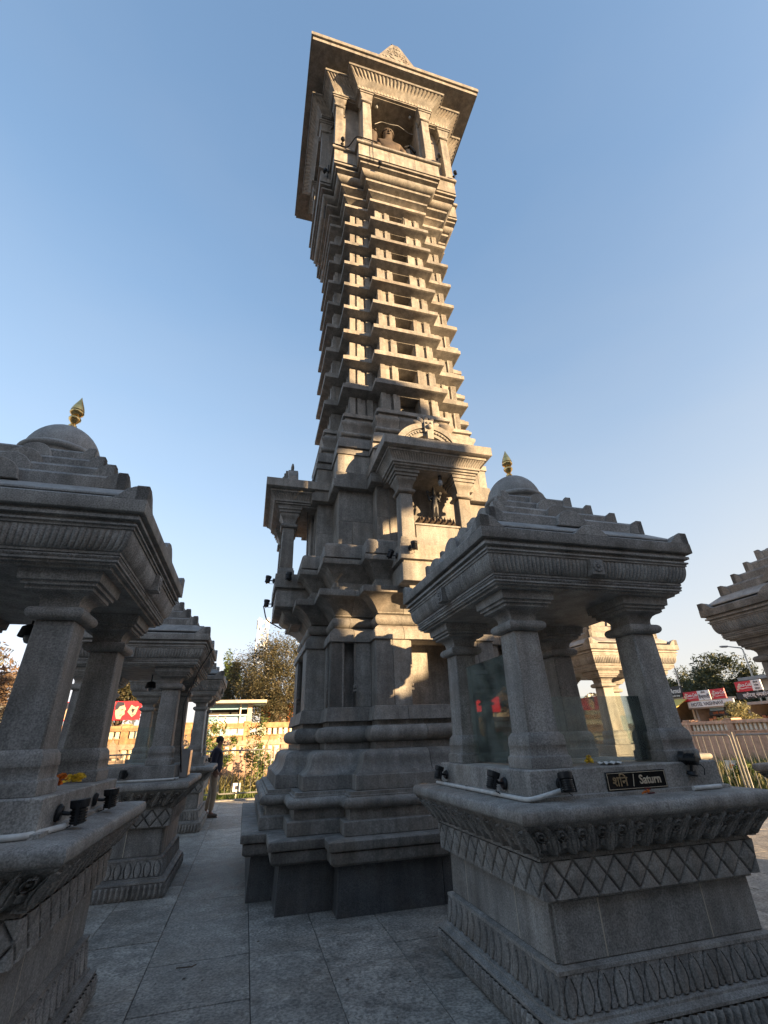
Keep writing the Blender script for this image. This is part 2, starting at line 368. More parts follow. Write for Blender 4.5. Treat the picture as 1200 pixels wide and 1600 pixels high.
def h_bead(u, v, i):
    return 0.030 * max(0, 1 - ((u - 0.5) / 0.40) ** 2) * (ss(v, 0, 0.25) - 0.45 * ss(v, 0.82, 1.0)) - 0.006 * (abs(v - 0.62) < 0.08)
def h_rib(u, v, i): return 0.014 * (abs(math.sin(PI * u)) - 0.6) * math.sin(PI * min(1, max(0, v))) ** 0.4
def h_rib2(u, v, i): return 0.036 * (abs(math.sin(PI * (u + 0.25 * v))) - 0.7) * math.sin(PI * v) ** 0.35
def h_bead2(u, v, i): return 0.007 * (abs(math.sin(PI * u)) - 0.5) * math.sin(PI * v)

# ------------------------------------------------------------------ the ground
def plane(name, x0, y0, x1, y1, z, mat, **kw):
    return obj(name, MB().add([(x0, y0, z), (x1, y0, z), (x1, y1, z), (x0, y1, z)], [(0, 1, 2, 3)]), mat, smooth=0, **kw)
plane('ground', -1500, -1500, 1500, 1500, -0.62, 'earth', kind='structure')
plane('road', 19.2, -60, 26, 60, -0.60, 'asphalt', kind='structure')
PX0, PX1, PY0, PY1 = -8.2, 11.35, -6.2, 16.75
plaza = obj('plaza', MB().box(PX0, PY0, -0.60, PX1, PY1, -0.014), 'mortar', kind='structure')
for (x0, y0, x1, y1) in ((PX0, PY1 - 0.22, PX1, PY1 + 0.02), (PX1 - 0.22, PY0, PX1 + 0.02, PY1 - 0.224)):
    obj('kerb', MB().box(x0, y0, -0.30, x1, y1, 0.03), 'granite', plaza, bevel=0.008)
obj('garden', MB().box(-30, PY1 + 0.021, -0.60, 18.0, 23.3, -0.35), 'soil', kind='structure')
obj('garden', MB().box(PX1 + 0.021, -8, -0.60, 18.0, PY1 + 0.02, -0.36), 'soil', kind='structure')
CENT = dict(S=(2.47, 3.66), P1=(-1.68, 3.73), P2=(-1.57, 7.70), P3=(-1.55, 12.09), P4=(6.57, 7.80), P5=(6.59, 3.70), P6=(6.57, -0.40), P7=(2.47, -0.42), P8=(-1.68, -0.42))
TX, TY = 2.44, 7.76
rng = random.Random(3)
slabs = []
x = PX0; ci = 0
cols = [0.6, 0.72, 0.58, 0.66, 0.6, 0.75, 0.56]
while x < PX1 - 0.24:
    w = min(cols[ci % 7], PX1 - 0.222 - x); y = PY0 - rng.random() * 0.7
    while y < PY1 - 0.23:
        L = rng.choice((0.62, 0.75, 0.9, 1.05)); y0 = max(y, PY0); y1 = min(y + L, PY1 - 0.222)
        if y1 - y0 > 0.05 and w > 0.05: slabs.append((x, y0, x + w, y1))
        y += L
    x += w; ci += 1
def hidden(s):
    cx, cy = (s[0] + s[2]) / 2, (s[1] + s[3]) / 2
    if any(abs(cx - a) < 0.4 and abs(cy - b) < 0.4 for a, b in CENT.values()) or (abs(cx - TX) < 1.6 and abs(cy - TY) < 1.6): return True
    return False
vis = []
for s in slabs:
    cx, cy = (s[0] + s[2]) / 2, (s[1] + s[3]) / 2
    d = math.hypot(cx, cy); ang = math.degrees(math.atan2(cx, cy))
    score = d if (not hidden(s) and -38 < ang < 62 and cy > 0.6) else 100 + d
    if -2.6 < cx < 2.6 and cy > 0.6 and not hidden(s): score -= 50
    vis.append((score, s))
vis.sort(key=lambda t: t[0])
rest = MB()
for k, (sc_, s) in enumerate(vis):
    g = rng.uniform(.002, .0035); z = rng.uniform(-0.003, 0.002)
    if k < 299:
        obj('paving_slab', MB().box(s[0] + g, s[1] + g, -0.012, s[2] - g, s[3] - g, z), 'paving', plaza, bevel=0.003, smooth=0)
    else: rest.box(s[0] + g, s[1] + g, -0.012, s[2] - g, s[3] - g, z)
obj('paving_slab', rest, 'paving', plaza, smooth=0, kind='stuff')

# ------------------------------------------------------------------ the nine-planet pavilions
ZF = 1.295
def square_course(name, prof, mat, parent, plan0=None): return obj(name, ring(MB(), plan0 or sq(0.0001), prof), mat, parent)
def prof_h(*pts): return [(h, z) for h, z in pts]
Q0 = sq(1e-4)
def build_pavilion(loc, label):
    t = thing('stone_pavilion', label, 'pavilion', loc, 0, 'planet pavilions round the tower')
    # plinth
    pl = obj('plinth', ring(MB(), Q0, [(.812, 0), (.812, .135), (.835, .14), (.835, .155), (.815, .165), (.80, .17), (.80, .182), (.785, .188), (.775, .195), (.76, .195), (.745, .20), (.735, .345), (.765, .347), (.765, .365), (.735, .375), (.705, .378), (.705, .640), (.745, .642), (.745, .662), (.745, .67), (.745, .84), (.785, .842), (.775, .862), (.765, .868), (.80, 1.02), (.80, 1.036)]), 'granite', t)
    obj('base_fringe', relief(MB(), Q0_(.835), lerp((-.005, .004), (-.003, .135), 9), .055, h_bead, 8), 'granite', pl)
    obj('leaf_frieze', relief(MB(), Q0_(.775), lerp((.004, .197), (-.014, .345), 20), .105, h_leaf, 20), 'granite', pl)
    obj('diamond_frieze', relief(MB(), Q0_(.775), lerp((.006, .664), (.016, .840), 25), .145, h_diamond, 24), 'granite', pl)
    obj('lotus_frieze', relief(MB(), Q0_(.80), lerp((.012, .862), (.138, 1.034), 24, -.012), .125, h_lotus, 22), 'granite', pl)
    for k in range(4):                                   # the plain field is three stones on each side
        for a, b in ((-.712, -.42), (-.416, .33), (.334, .712)):
            m_ = MB().box(a, -.735, .379, b, -.704, .639).xf(Matrix.Rotation(k * PI / 2, 4, 'Z'))
            obj('panel_stone', m_, 'granite', pl, bevel=.003)
    mj = MB()
    for x_ in (-.418, .332): mj.box(x_ - .0035, -.7345, .380, x_ + .0035, -.705, .638)
    obj('pointing', mj.rot4(), 'wall_cream', pl, smooth=0, kind='stuff')
    obj('rim_slab', ring(MB(), Q0, [(.88, 1.037), (.93, 1.037)] + arc(.93, 1.077, .025, .04, -90, 90, 7) + [(.90, 1.122), (.82, 1.128)]), 'granite', t)
    obj('floor_step', ring(MB(), Q0, [(.775, 1.123), (.775, 1.148), (.745, 1.152), (.745, ZF - .008), (.737, ZF)]), 'granite', t)
    # columns
    for sx, sy in ((-1, -1), (1, -1), (1, 1), (-1, 1)):
        c = (.532 * sx, .540 * sy)
        P = [(.152, ZF), (.152, ZF + .066), (.146, ZF + .07), (.140, ZF + .075), (.138, ZF + .128), (.142, ZF + .135), (.135, ZF + .19), (.118, ZF + .215)]
        pr = sq(1e-4)
        def R_(prof): return ring(MB(), pr, prof).xf(Matrix.Translation((c[0], c[1], 0)))
        co = obj('column', R_([(.116, ZF + .2), (.104, 2.192)]), 'granite', t, bevel=.010)
        obj('column_base', R_(P), 'granite', co, bevel=.003)
        obj('capital', R_([(.10, 2.190)] + arc(.118, 2.228, .034, .036, -90, 90, 8) + [(.104, 2.268), (.104, 2.285)] + [(.104 + .062 * (1 - math.cos(R(a))), 2.285 + .062 * math.sin(R(a)) ** 1.0) for a in (20, 45, 70, 90)] + [(.170, 2.352), (.178, 2.354), (.178, 2.374), (.198, 2.378), (.198, 2.398), (.215, 2.402), (.222, 2.464)]), 'granite', co)
    # entablature
    en = obj('entablature', ring(MB(), Q0, [(.800, 2.465), (.802, 2.482), (.828, 2.484), (.828, 2.497), (.842, 2.499), (.842, 2.512), (.832, 2.514), (.832, 2.540), (.848, 2.543), (.848, 2.558), (.835, 2.561), (.835, 2.575), (.862, 2.688), (.905, 2.69), (.905, 2.708), (.918, 2.71), (.918, 2.722), (.900, 2.724), (.900, 2.745), (.930, 2.748), (.930, 2.768), (.915, 2.771), (.915, 2.789)]), 'granite', t)
    obj('bead_moulding', relief(MB(), Q0_(.838), lerp((0, 2.513), (0, 2.541), 5, .010), .03, h_bead2, 6), 'granite', en)
    cove = [(.004 + .050 * math.sin(R(a)) ** 1.1, 2.561 + .128 * (1 - math.cos(R(a)))) for a in range(0, 91, 10)]
    obj('rib_frieze', relief(MB(), Q0_(.842), cove, .033, h_rib, 6), 'granite', en)
    fl = MB().box(-.055, -.930, 2.566, .055, -.83, 2.684)
    for k in range(8):
        a = k * PI / 4; fl.ball((.030 * math.cos(a), -.932, 2.625 + .030 * math.sin(a)), .016, 8, (1, .6, 1))
    fl.ball((0, -.932, 2.625), .014, 8)
    fm = mesh('flower_block', fl, 'granite', 0)
    for k in range(4): link('flower_block', fm, en, rz=k * PI / 2)
    # roof
    rf = obj('roof_slab', ring(MB(), Q0, [(.88, 2.790), (.952, 2.792), (.955, 2.796), (.955, 2.872), (.945, 2.882), (.80, 2.884)]), 'granite', t)
    ear = [(-.215, .0), (-.185, .012), (-.155, .040), (-.125, .072), (-.085, .092), (-.03, .10), (0, .10), (0, 0)]
    em = MB().prism(ear, Matrix.Translation((.955, -.955, 2.872)), .075)
    em.prism([(-x, z) for x, z in ear][::-1], Matrix.Translation((.955, -.955, 2.8725)) @ Matrix.Rotation(PI / 2, 4, 'Z'), .075)
    em = mesh('corner_antefix', em, 'granite', .004)
    for k in range(4): link('corner_antefix', em, rf, rz=k * PI / 2)
    lobe = [(-.19, 0), (-.15, .012), (-.11, .05), (-.06, .082), (0, .094), (.06, .082), (.11, .05), (.15, .012), (.19, 0)]
    lm = mesh('antefix', MB().prism(lobe, Matrix.Translation((0, -.955, 2.872)), .07), 'granite', .004)
    for k in range(4): link('antefix', lm, rf, rz=k * PI / 2)
    obj('sloped_slab', ring(MB(), Q0, [(.895, 2.915), (.895, 2.930), (.752, 3.032), (.70, 3.034)]), 'roof_stone', t, bevel=.003)
    for i, h in enumerate((.745, .615, .490, .375)):
        z = 3.034 + i * .131; h2 = (.745, .615, .490, .375, .30)[i + 1]
        ti = obj('roof_tier', ring(MB(), Q0, [(h, z), (h, z + .080), (h - .020, z + .104), (h2 + .01, z + .112), (h2 - .02, z + .136)]), 'granite', t)
        e2 = [(-.155, 0), (-.148, .04), (-.125, .085), (-.085, .115), (-.04, .128), (0, .130), (0, 0)]
        s_ = 1 - .10 * i
        e2 = [(a * s_, b) for a, b in e2]
        mm = MB().prism(e2, Matrix.Translation((h + .006, -h - .006, z)), .06)
        mm.prism([(-a, b) for a, b in e2][::-1], Matrix.Translation((h + .006, -h - .006, z + .0005)) @ Matrix.Rotation(PI / 2, 4, 'Z'), .06)
        mm = mesh('corner_antefix', mm, 'granite', .004)
        for k in range(4): link('corner_antefix', mm, ti, rz=k * PI / 2)
        r_ = .150 - .014 * i
        l2 = [(-r_, 0)] + [(r_ * .92 * math.cos(R(180 - a)), .03 + r_ * .80 * math.sin(R(a))) for a in range(0, 181, 15)] + [(r_, 0)]
        l2 = mesh('antefix', MB().prism(l2, Matrix.Translation((0, -h - .034, z)), .09), 'granite', .004)
        for k in range(4): link('antefix', l2, ti, rz=k * PI / 2)
    dm = obj('dome', MB().lathe([(.27, 3.54), (.27, 3.615), (.290, 3.617)] + [(.288 + .018 * math.cos(R(a)), 3.640 + .022 * math.sin(R(a))) for a in range(-80, 91, 20)] + [(.272 * math.cos(R(a)), 3.664 + .285 * math.sin(R(a)) ** 1.12) for a in range(4, 84, 8)] + [(.035, 3.952), (.035, 3.972), (.001, 3.972)], n=40), 'roof_stone', t)
    fp = [(.030, 3.968), (.032, 3.990), (.018, 4.010), (.026, 4.024), (.046, 4.052), (.048, 4.066), (.038, 4.084), (.020, 4.092), (.034, 4.10), (.052, 4.118), (.056, 4.130), (.052, 4.142), (.046, 4.146), (.052, 4.150), (.050, 4.165), (.040, 4.20), (.024, 4.24), (.010, 4.275), (.002, 4.30)]
    obj('finial', MB().lathe(fp, n=24), 'gold', t)
    # glass screens between the columns
    for (x0, y0, z0, x1, y1, z1) in ((-.56, -.40, ZF + .012, -.552, .40, 2.07), (-.40, -.56, ZF + .012, .40, -.552, 1.735)):
        obj('glass_pane', MB().box(x0, y0, z0, x1, y1, z1), 'glass', t, smooth=0)
    for sx, sy in ((-.385, -.50), (-.385, .60)):
        br = MB().tube([(sx, sy, ZF), (sx, sy, ZF + .16), (sx - .006, sy, ZF + .19), (sx - .025, sy, ZF + .205), (sx - .06, sy, ZF + .208)], .006, 6)
        obj('glass_bracket', br, 'steel', t)
    return t
def Q0_(h): return sq(h)
pav = build_pavilion((*CENT['S'], 0), 'near right stone pavilion with the black Saturn name plate on its floor step')
for key, lab in (('P1', 'large near left stone pavilion cut by the left edge, marigolds on its floor step'),
                 ('P2', 'second stone pavilion down the left row, just behind the near left one'),
                 ('P3', 'farthest stone pavilion of the left row, with the man standing at its plinth'),
                 ('P4', 'sunlit golden stone pavilion seen between the columns of the near right one'),
                 ('P5', 'stone pavilion cut off by the right edge, only its stepped eave corner showing')):
    c = copy_tree(pav); c.location = (*CENT[key], 0); relabel(c, lab)
for key, lab in (('P6', 'stone pavilion outside the picture far to the right of the viewer'), ('P7', 'stone pavilion outside the picture close behind the viewer on the right'), ('P8', 'stone pavilion outside the picture close behind the viewer on the left')):
    c = copy_tree(pav); c.location = (*CENT[key], 0); relabel(c, lab)

# name plate of the near pavilion
npl = thing('name_plate', 'black plate with gilt Devanagari and English lettering on the near right pavilion', 'sign', (2.508, 3.66 - .745, 1.207))
obj('plate', MB().box(-.236, -.010, -.053, .236, -.001, .053), 'black_gloss', npl, bevel=.002)
fr = MB()
for a in ((-.229, -.0465, .229, -.0435), (-.229, .0435, .229, .0465), (-.229, -.0435, -.226, .0435), (.226, -.0435, .229, .0435)): fr.box(a[0], -.0125, a[1], a[2], -.0095, a[3])
obj('plate_border', fr, 'gilt_pale', npl, smooth=0)
FR = Matrix.Rotation(PI / 2, 4, 'X')
def tm(x, y, z): return Matrix.Translation((x, y, z)) @ FR
# the i-sign is drawn before its letter
text('lettering', 'श\u093fन', .078, 'gilt', npl, tm(-.135, -.012, -.004), .002, .012)
obj('slash', MB().tube([(-.036, -.012, -.034), (-.022, -.012, .036)], .0028, 6), 'gilt_pale', npl)
text('lettering', 'Saturn', .072, 'gilt_pale', npl, tm(.103, -.012, .0), .002, .018, 0, .92)

# ------------------------------------------------------------------ the tower
tower = thing('stone_tower', 'tall square grey stone tower of nine eaved storeys under a flat roof slab', 'tower', (TX, TY, 0))
FL_EDGES = (0, 1, 2, 3, 4, 15, 16, 17, 18, 19)      # front and left sides
SPL = {2: None, 17: None}
trng = random.Random(11)
def course(name, hp, mat='granite_tower', split=True, depth=.16, plan=TP):
    """hp: (half width of the corner square, z) from bottom to top; one stone per stretch of wall on the two seen sides"""
    out = [(h - 1.43, z) for h, z in hp]; dmin = min(d for d, z in out) - depth
    core = MB(); ring(core, plan, [(dmin + .06, hp[0][1] + .001), (dmin + .06, hp[-1][1] - .001)])
    closed = out + [(dmin, hp[-1][1]), (dmin, hp[0][1])]
    for i in range(len(plan)):
        if i not in FL_EDGES or not split: edge_solid(core, plan, i, closed)
    o = obj(name, core, mat, tower)
    if split:
        for i in FL_EDGES:
            k = i % 5; g = .003
            if k == 2: c1 = trng.uniform(-.5, -.25); cuts = [None, c1, c1 + trng.uniform(.55, .8), None]
            elif k in (0, 4) and trng.random() < .35: cuts = [None, trng.uniform(-.08, .08), None]
            else: cuts = [None, None]
            for a, b in zip(cuts[:-1], cuts[1:]):
                obj('stone_block', edge_solid(MB(), plan, i, closed, None if a is None else a + g, None if b is None else b - g), mat, o)
    return o
course('die', [(2.025, 0), (2.005, .40)], 'granite_die')
course('base_slab', [(2.06, .402), (2.095, .425), (2.10, .44), (2.10, .515), (2.07, .53), (2.125, .532), (2.13, .54), (2.13, .605), (2.12, .615)])
course('base_course', [(1.935, .617), (1.94, .622), (1.94, .738), (1.93, .745), (1.885, .747), (1.87, .75), (1.87, .845)])
course('torus_course', [(1.87, .846), (1.895, .85)] + arc(1.90, .90, .05, .05, -85, 85, 8) + [(1.885, .952), (1.885, .965), (1.862, .968), (1.862, 1.0)])
course('block_course', [(1.775, 1.002), (1.78, 1.008), (1.775, 1.145), (1.765, 1.152)])
course('cyma_course', [(1.765, 1.154), (1.735, 1.17), (1.705, 1.20), (1.682, 1.24), (1.672, 1.28), (1.668, 1.315), (1.655, 1.35), (1.63, 1.375), (1.595, 1.392), (1.555, 1.40)])
course('neck', [(1.475, 1.402), (1.475, 1.475)], split=False)
course('roll_course', [(1.47, 1.477), (1.50, 1.482)] + arc(1.485, 1.57, .072, .088, -80, 80, 9) + [(1.47, 1.662), (1.44, 1.664), (1.44, 1.715)])
course('string_course', [(1.49, 1.717), (1.495, 1.722), (1.465, 1.88), (1.45, 1.888)])
# body with niches
body = obj('body', ring(MB(), stepped(1.29, 1.27, .60), [(0, 1.889), (0, 2.715)]) if False else ring(MB(), stepped(1.25, 1.28, .90), [(0, 1.8885), (0, 2.7155)]), 'granite_tower', tower)
bz0, bz1 = 1.889, 2.715
def side_parts(name, mb, mat, parent, sides=(0, 3), rest=True, bevel=.004):
    me = mesh(name, mb, mat, bevel)
    for k in sides: link(name, me, parent, rz=k * PI / 2)
    if rest:
        for k in range(4):
            if k not in sides: link(name, me, parent, rz=k * PI / 2)
for x0, x1 in ((-.87, -.632), (-.628, -.39), (.39, .628), (.632, .87)):
    side_parts('stone_block', MB().box(x0, -1.70, bz0, x1, -1.281, bz1), 'granite_tower', body)
for s in (-1, 1):
    a = sorted((s * 1.43, s * 1.27)); b = sorted((s * 1.08, s * .872))
    side_parts('stone_block', MB().box(a[0], -1.43, bz0, a[1], -1.2515, bz1), 'granite_tower', body)
    side_parts('stone_block', MB().box(b[0], -1.43, bz0, b[1], -1.2515, bz1), 'granite_tower', body)
    cm = MB()
    for xx in (s * 1.255, s * 1.095): cm.box(xx - .012, -1.415, 2.13, xx + .012, -1.39, bz1).ball((xx, -1.405, 2.14), .026, 8).box(xx - .022, -1.425, 2.08, xx + .022, -1.385, 2.105)
    side_parts('colonnette', cm, 'granite_tower', body, bevel=0)
cm = MB()
for xx in (-.375, .375): cm.box(xx - .014, -1.68, 2.13, xx + .014, -1.65, bz1).ball((xx, -1.665, 2.14), .03, 8).box(xx - .024, -1.69, 2.07, xx + .024, -1.645, 2.10)
side_parts('colonnette', cm, 'granite_tower', body, bevel=0)
course('eave_course', [(1.455, 2.717), (1.46, 2.72), (1.455, 2.80), (1.448, 2.83), (1.425, 2.875), (1.385, 2.91), (1.36, 2.92)])
course('roll_course', [(1.35, 2.922)] + arc(1.355, 2.995, .07, .073, -80, 80, 8) + [(1.35, 3.07)])
course('cyma_course', [(1.345, 3.072), (1.375, 3.09), (1.375, 3.105), (1.39, 3.12), (1.42, 3.17), (1.47, 3.225), (1.53, 3.27), (1.58, 3.30), (1.64, 3.315), (1.645, 3.33), (1.64, 3.40), (1.60, 3.415)])
course('neck', [(1.44, 3.417), (1.44, 3.50), (1.40, 3.505), (1.40, 3.575)], split=False)
course('cove_course', [(1.375, 3.577), (1.40, 3.62), (1.44, 3.68), (1.50, 3.74), (1.53, 3.78), (1.60, 3.80), (1.605, 3.81), (1.605, 3.875), (1.57, 3.885)])
course('neck', [(1.535, 3.887), (1.535, 3.905)], split=False)
course('parapet_course', [(1.575, 3.907), (1.58, 3.91), (1.58, 4.07), (1.565, 4.11), (1.53, 4.14), (1.48, 4.15)])
course('shaft_wall', [(1.335, 4.151), (1.335, 4.62)]); course('shaft_wall', [(1.335, 4.624), (1.335, 5.17)])
course('band_course', [(1.44, 5.172), (1.45, 5.18), (1.45, 5.33), (1.40, 5.335), (1.40, 5.49), (1.385, 5.50)])
course('shaft_wall', [(1.37, 5.502), (1.37, 5.86)])
course('parapet_course', [(1.395, 5.862), (1.395, 5.96), (1.33, 5.965), (1.33, 6.02), (1.375, 6.025), (1.365, 6.18), (1.34, 6.235), (1.30, 6.25)])
course('roll_course', [(1.27, 6.252), (1.27, 6.31)] + arc(1.275, 6.355, .045, .045, -90, 90, 6) + [(1.26, 6.42), (1.27, 6.50), (1.30, 6.56), (1.31, 6.58), (1.31, 6.63), (1.27, 6.66), (1.24, 6.70), (1.22, 6.76)])
# storeys
ST0, SP = 7.74, 0.7163
wall = MB()
for a, b, dep in ((-.56, -.20, 1.335), (.19, .56, 1.335)): wall.box(a, -dep, 0, b, -.85, .40)
for a, b in ((-1.07, -.571), (.571, 1.07)): wall.box(a, -1.07, 0, b, -.70, .40)
wall.rot4()
ring(wall, TP, [(-.62, 0), (-.62, .3995)])
# eave slab above: soffit slopes out to a thin lip, then a weathered top
eave = ring(MB(), TP, [(-.345, .401), (-.345, .41), (-.20, .478), (-.158, .490), (-.15, .495), (-.15, .585), (-.158, .592), (-.205, .597), (-.205, .655), (-.215, .662), (-.25, .666), (-.25, .708), (-.30, SP - .001)])
base0 = ring(MB(), TP, [(-.16, 0), (-.16, .05), (-.19, .055), (-.19, .10), (-.26, .12), (-.30, .18)]).xf(Matrix.Translation((0, 0, 6.765)))
obj('storey_base', base0, 'granite_tower', tower)
wall_me = mesh('storey', wall, 'granite_tower', 0); eave_me = mesh('eave', eave, 'granite_tower', 0)
PIL = []
for a, b, y in ((-.57, -.39, 1.40), (-.335, -.205, 1.40), (.195, .375, 1.40), (.43, .57, 1.40), (-1.13, -1.01, 1.13), (-.97, -.82, 1.13), (-.78, -.665, 1.13), (.665, .78, 1.13), (.82, .97, 1.13), (1.01, 1.13, 1.13)):
    wide = (b - a) > .13
    mm = MB().box(a, -y, 0, b, -y + .09, .28 if wide else .399)
    if wide: mm.box(a, -y, .28, a + (b - a) * .5, -y + .09, .399).box(a + (b - a) * .5 + .001, -y + .02, .2801, b, -y + .09, .398)
    PIL.append(mesh('pilaster', mm, 'granite_tower', .004))
other = MB()
for a, b, y in ((-.57, -.40, 1.40), (-.31, -.205, 1.40), (.195, .375, 1.40), (.455, .57, 1.40), (-1.13, -1.02, 1.13), (-.965, -.83, 1.13), (.82, .955, 1.13), (1.015, 1.13, 1.13)): other.box(a, -y, 0, b, -y + .09, .399)
o2 = list(other.v), list(other.f); other = MB()
for k in (1, 2): other.add([Matrix.Rotation(k * PI / 2, 3, 'Z') @ Vector(p) for p in o2[0]], o2[1])
other_me = mesh('pilaster', other, 'granite_tower', 0)
for i in range(9):
    z = 6.945 + i * SP + (.01 if i else 0); k_ = 1.0 if i < 8 else 1.0
    st = link('storey', wall_me, tower, (0, 0, 6.945 + i * SP))
    link('eave', eave_me, st)
    for pm in PIL:
        link('pilaster', pm, st); link('pilaster', pm, st, rz=3 * PI / 2)
    link('pilaster', other_me, st)['kind'] = 'stuff'
ZG = 6.945 + 9 * SP                                   # 13.39
gal = course('gallery_base', [(1.13, ZG), (1.18, 13.46), (1.32, 13.50), (1.325, 13.555), (1.24, 13.575), (1.24, 13.72), (1.40, 13.765), (1.405, 13.83), (1.36, 13.845), (1.36, 13.865)] + arc(1.395, 13.985, .13, .115, -80, 80, 11) + [(1.41, 14.108), (1.41, 14.135), (1.57, 14.142), (1.575, 14.19), (1.49, 14.198), (1.49, 14.237), (1.62, 14.245), (1.628, 14.29), (1.55, 14.298), (1.55, 14.35), (1.62, 14.36)], split=False)
course('gallery_parapet', [(1.625, 14.362), (1.625, 14.845)])
course('gallery_coping', [(1.66, 14.847), (1.68, 14.86), (1.68, 14.93), (1.66, 14.94)])
GZ0, GZ1 = 14.935, 17.50
core = MB().box(-.62, -.62, GZ0, .62, .62, GZ1)
for sx, sy in ((-1, -1), (1, -1), (1, 1), (-1, 1)):
    x0, x1 = sorted((sx * .72, sx * 1.46)); y0, y1 = sorted((sy * .72, sy * 1.46)); core.box(x0, y0, GZ0, x1, y1, GZ1)
gc = obj('gallery_cell', core, 'granite_tower', tower)
for s in (-1, 1): side_parts('door_jamb', MB().box(sorted((s * .66, s * .96))[0], -1.72, GZ0, sorted((s * .66, s * .96))[1], -1.462, GZ1), 'granite_tower', gc)
def small_column(c, half, z0, z1, parent, name='column', cap=.40):
    def R_(p): return ring(MB(), sq(1e-4), p).xf(Matrix.Translation((c[0], c[1], 0)))
    co = obj(name, R_([(half, z0), (half * .92, z1 - cap)]), 'granite_tower', parent, bevel=.01)
    obj('column_base', R_([(half * 1.25, z0 + .001), (half * 1.25, z0 + .06), (half * 1.12, z0 + .075), (half * 1.1, z0 + .11)]), 'granite_tower', co)
    k = cap / .40
    obj('capital', R_([(half * .95, z1 - .40 * k)] + arc(half * 1.0, z1 - .36 * k, half * .32, .04 * k, -90, 90, 6) + [(half * .98, z1 - .31 * k), (half * 1.0, z1 - .27 * k), (half * 1.2, z1 - .20 * k), (half * 1.45, z1 - .165 * k), (half * 1.5, z1 - .15 * k), (half * 1.5, z1 - .11 * k), (half * 1.7, z1 - .105 * k), (half * 1.7, z1 - .055 * k), (half * 1.9, z1 - .05 * k), (half * 1.9, z1)]), 'granite_tower', co)
for k in range(4):
    M = Matrix.Rotation(k * PI / 2, 3, 'Z')
    for s in (-1, 1):
        p = M @ Vector((s * .84, -1.80, 0)); small_column(p, .115, GZ0, GZ1, gc, cap=.48)
    p = M @ Vector((-1.52, -1.52, 0)); small_column(p, .115, GZ0, GZ1, gc, cap=.48)
GP = stepped(1.62, 1.90, 1.02)
ent = obj('gallery_entablature', ring(MB(), GP, [(0, GZ1 + .001), (0, GZ1 + .04), (.06, GZ1 + .045), (.06, GZ1 + .10), (.03, GZ1 + .11), (.03, GZ1 + .14), (.27, 17.98), (.36, 17.985), (.37, 18.0), (.37, 18.06), (.30, 18.07), (.20, 18.12), (.20, 18.279)]), 'granite_tower', tower)
cove = [(.06 + .28 * (math.sin(R(a)) ** 1.5), 17.64 + .345 * math.sin(R(a)) ** .8) for a in range(0, 91, 9)]
obj('rib_frieze', relief(MB(), GP, cove, .085, h_rib2, 8), 'granite_tower', ent)
rs = obj('roof_slab', ring(MB(), Q0, [(2.34, 18.28), (2.40, 18.285), (2.40, 18.43), (2.37, 18.435), (2.37, 18.455), (2.44, 18.46), (2.45, 18.475), (2.45, 18.60), (2.43, 18.615)]), 'granite_tower', tower)
obj('roof_cap', ring(MB(), Q0, [(2.2, 18.616), (1.2, 18.9), (.3, 19.15)]), 'granite_tower', rs)
tri = [(-.76, 0), (-.76, .08), (-.60, .30), (-.16, 1.34), (-.08, 1.46), (.08, 1.46), (.16, 1.34), (.60, .30), (.76, .08), (.76, 0)]
pd = MB().prism(tri, Matrix.Translation((0, -2.30, 18.617)), .22)
prr = random.Random(5)
for k in range(110):
    z = prr.uniform(.08, 1.25); w = .64 * (1 - z / 1.5); x = prr.uniform(-w, w)
    pd.ball((x, -2.30, 18.617 + z), prr.uniform(.025, .055), 8, (1, .5, prr.uniform(.6, 1.3)))
side_parts('roof_pediment', pd, 'granite_tower', rs, bevel=0)

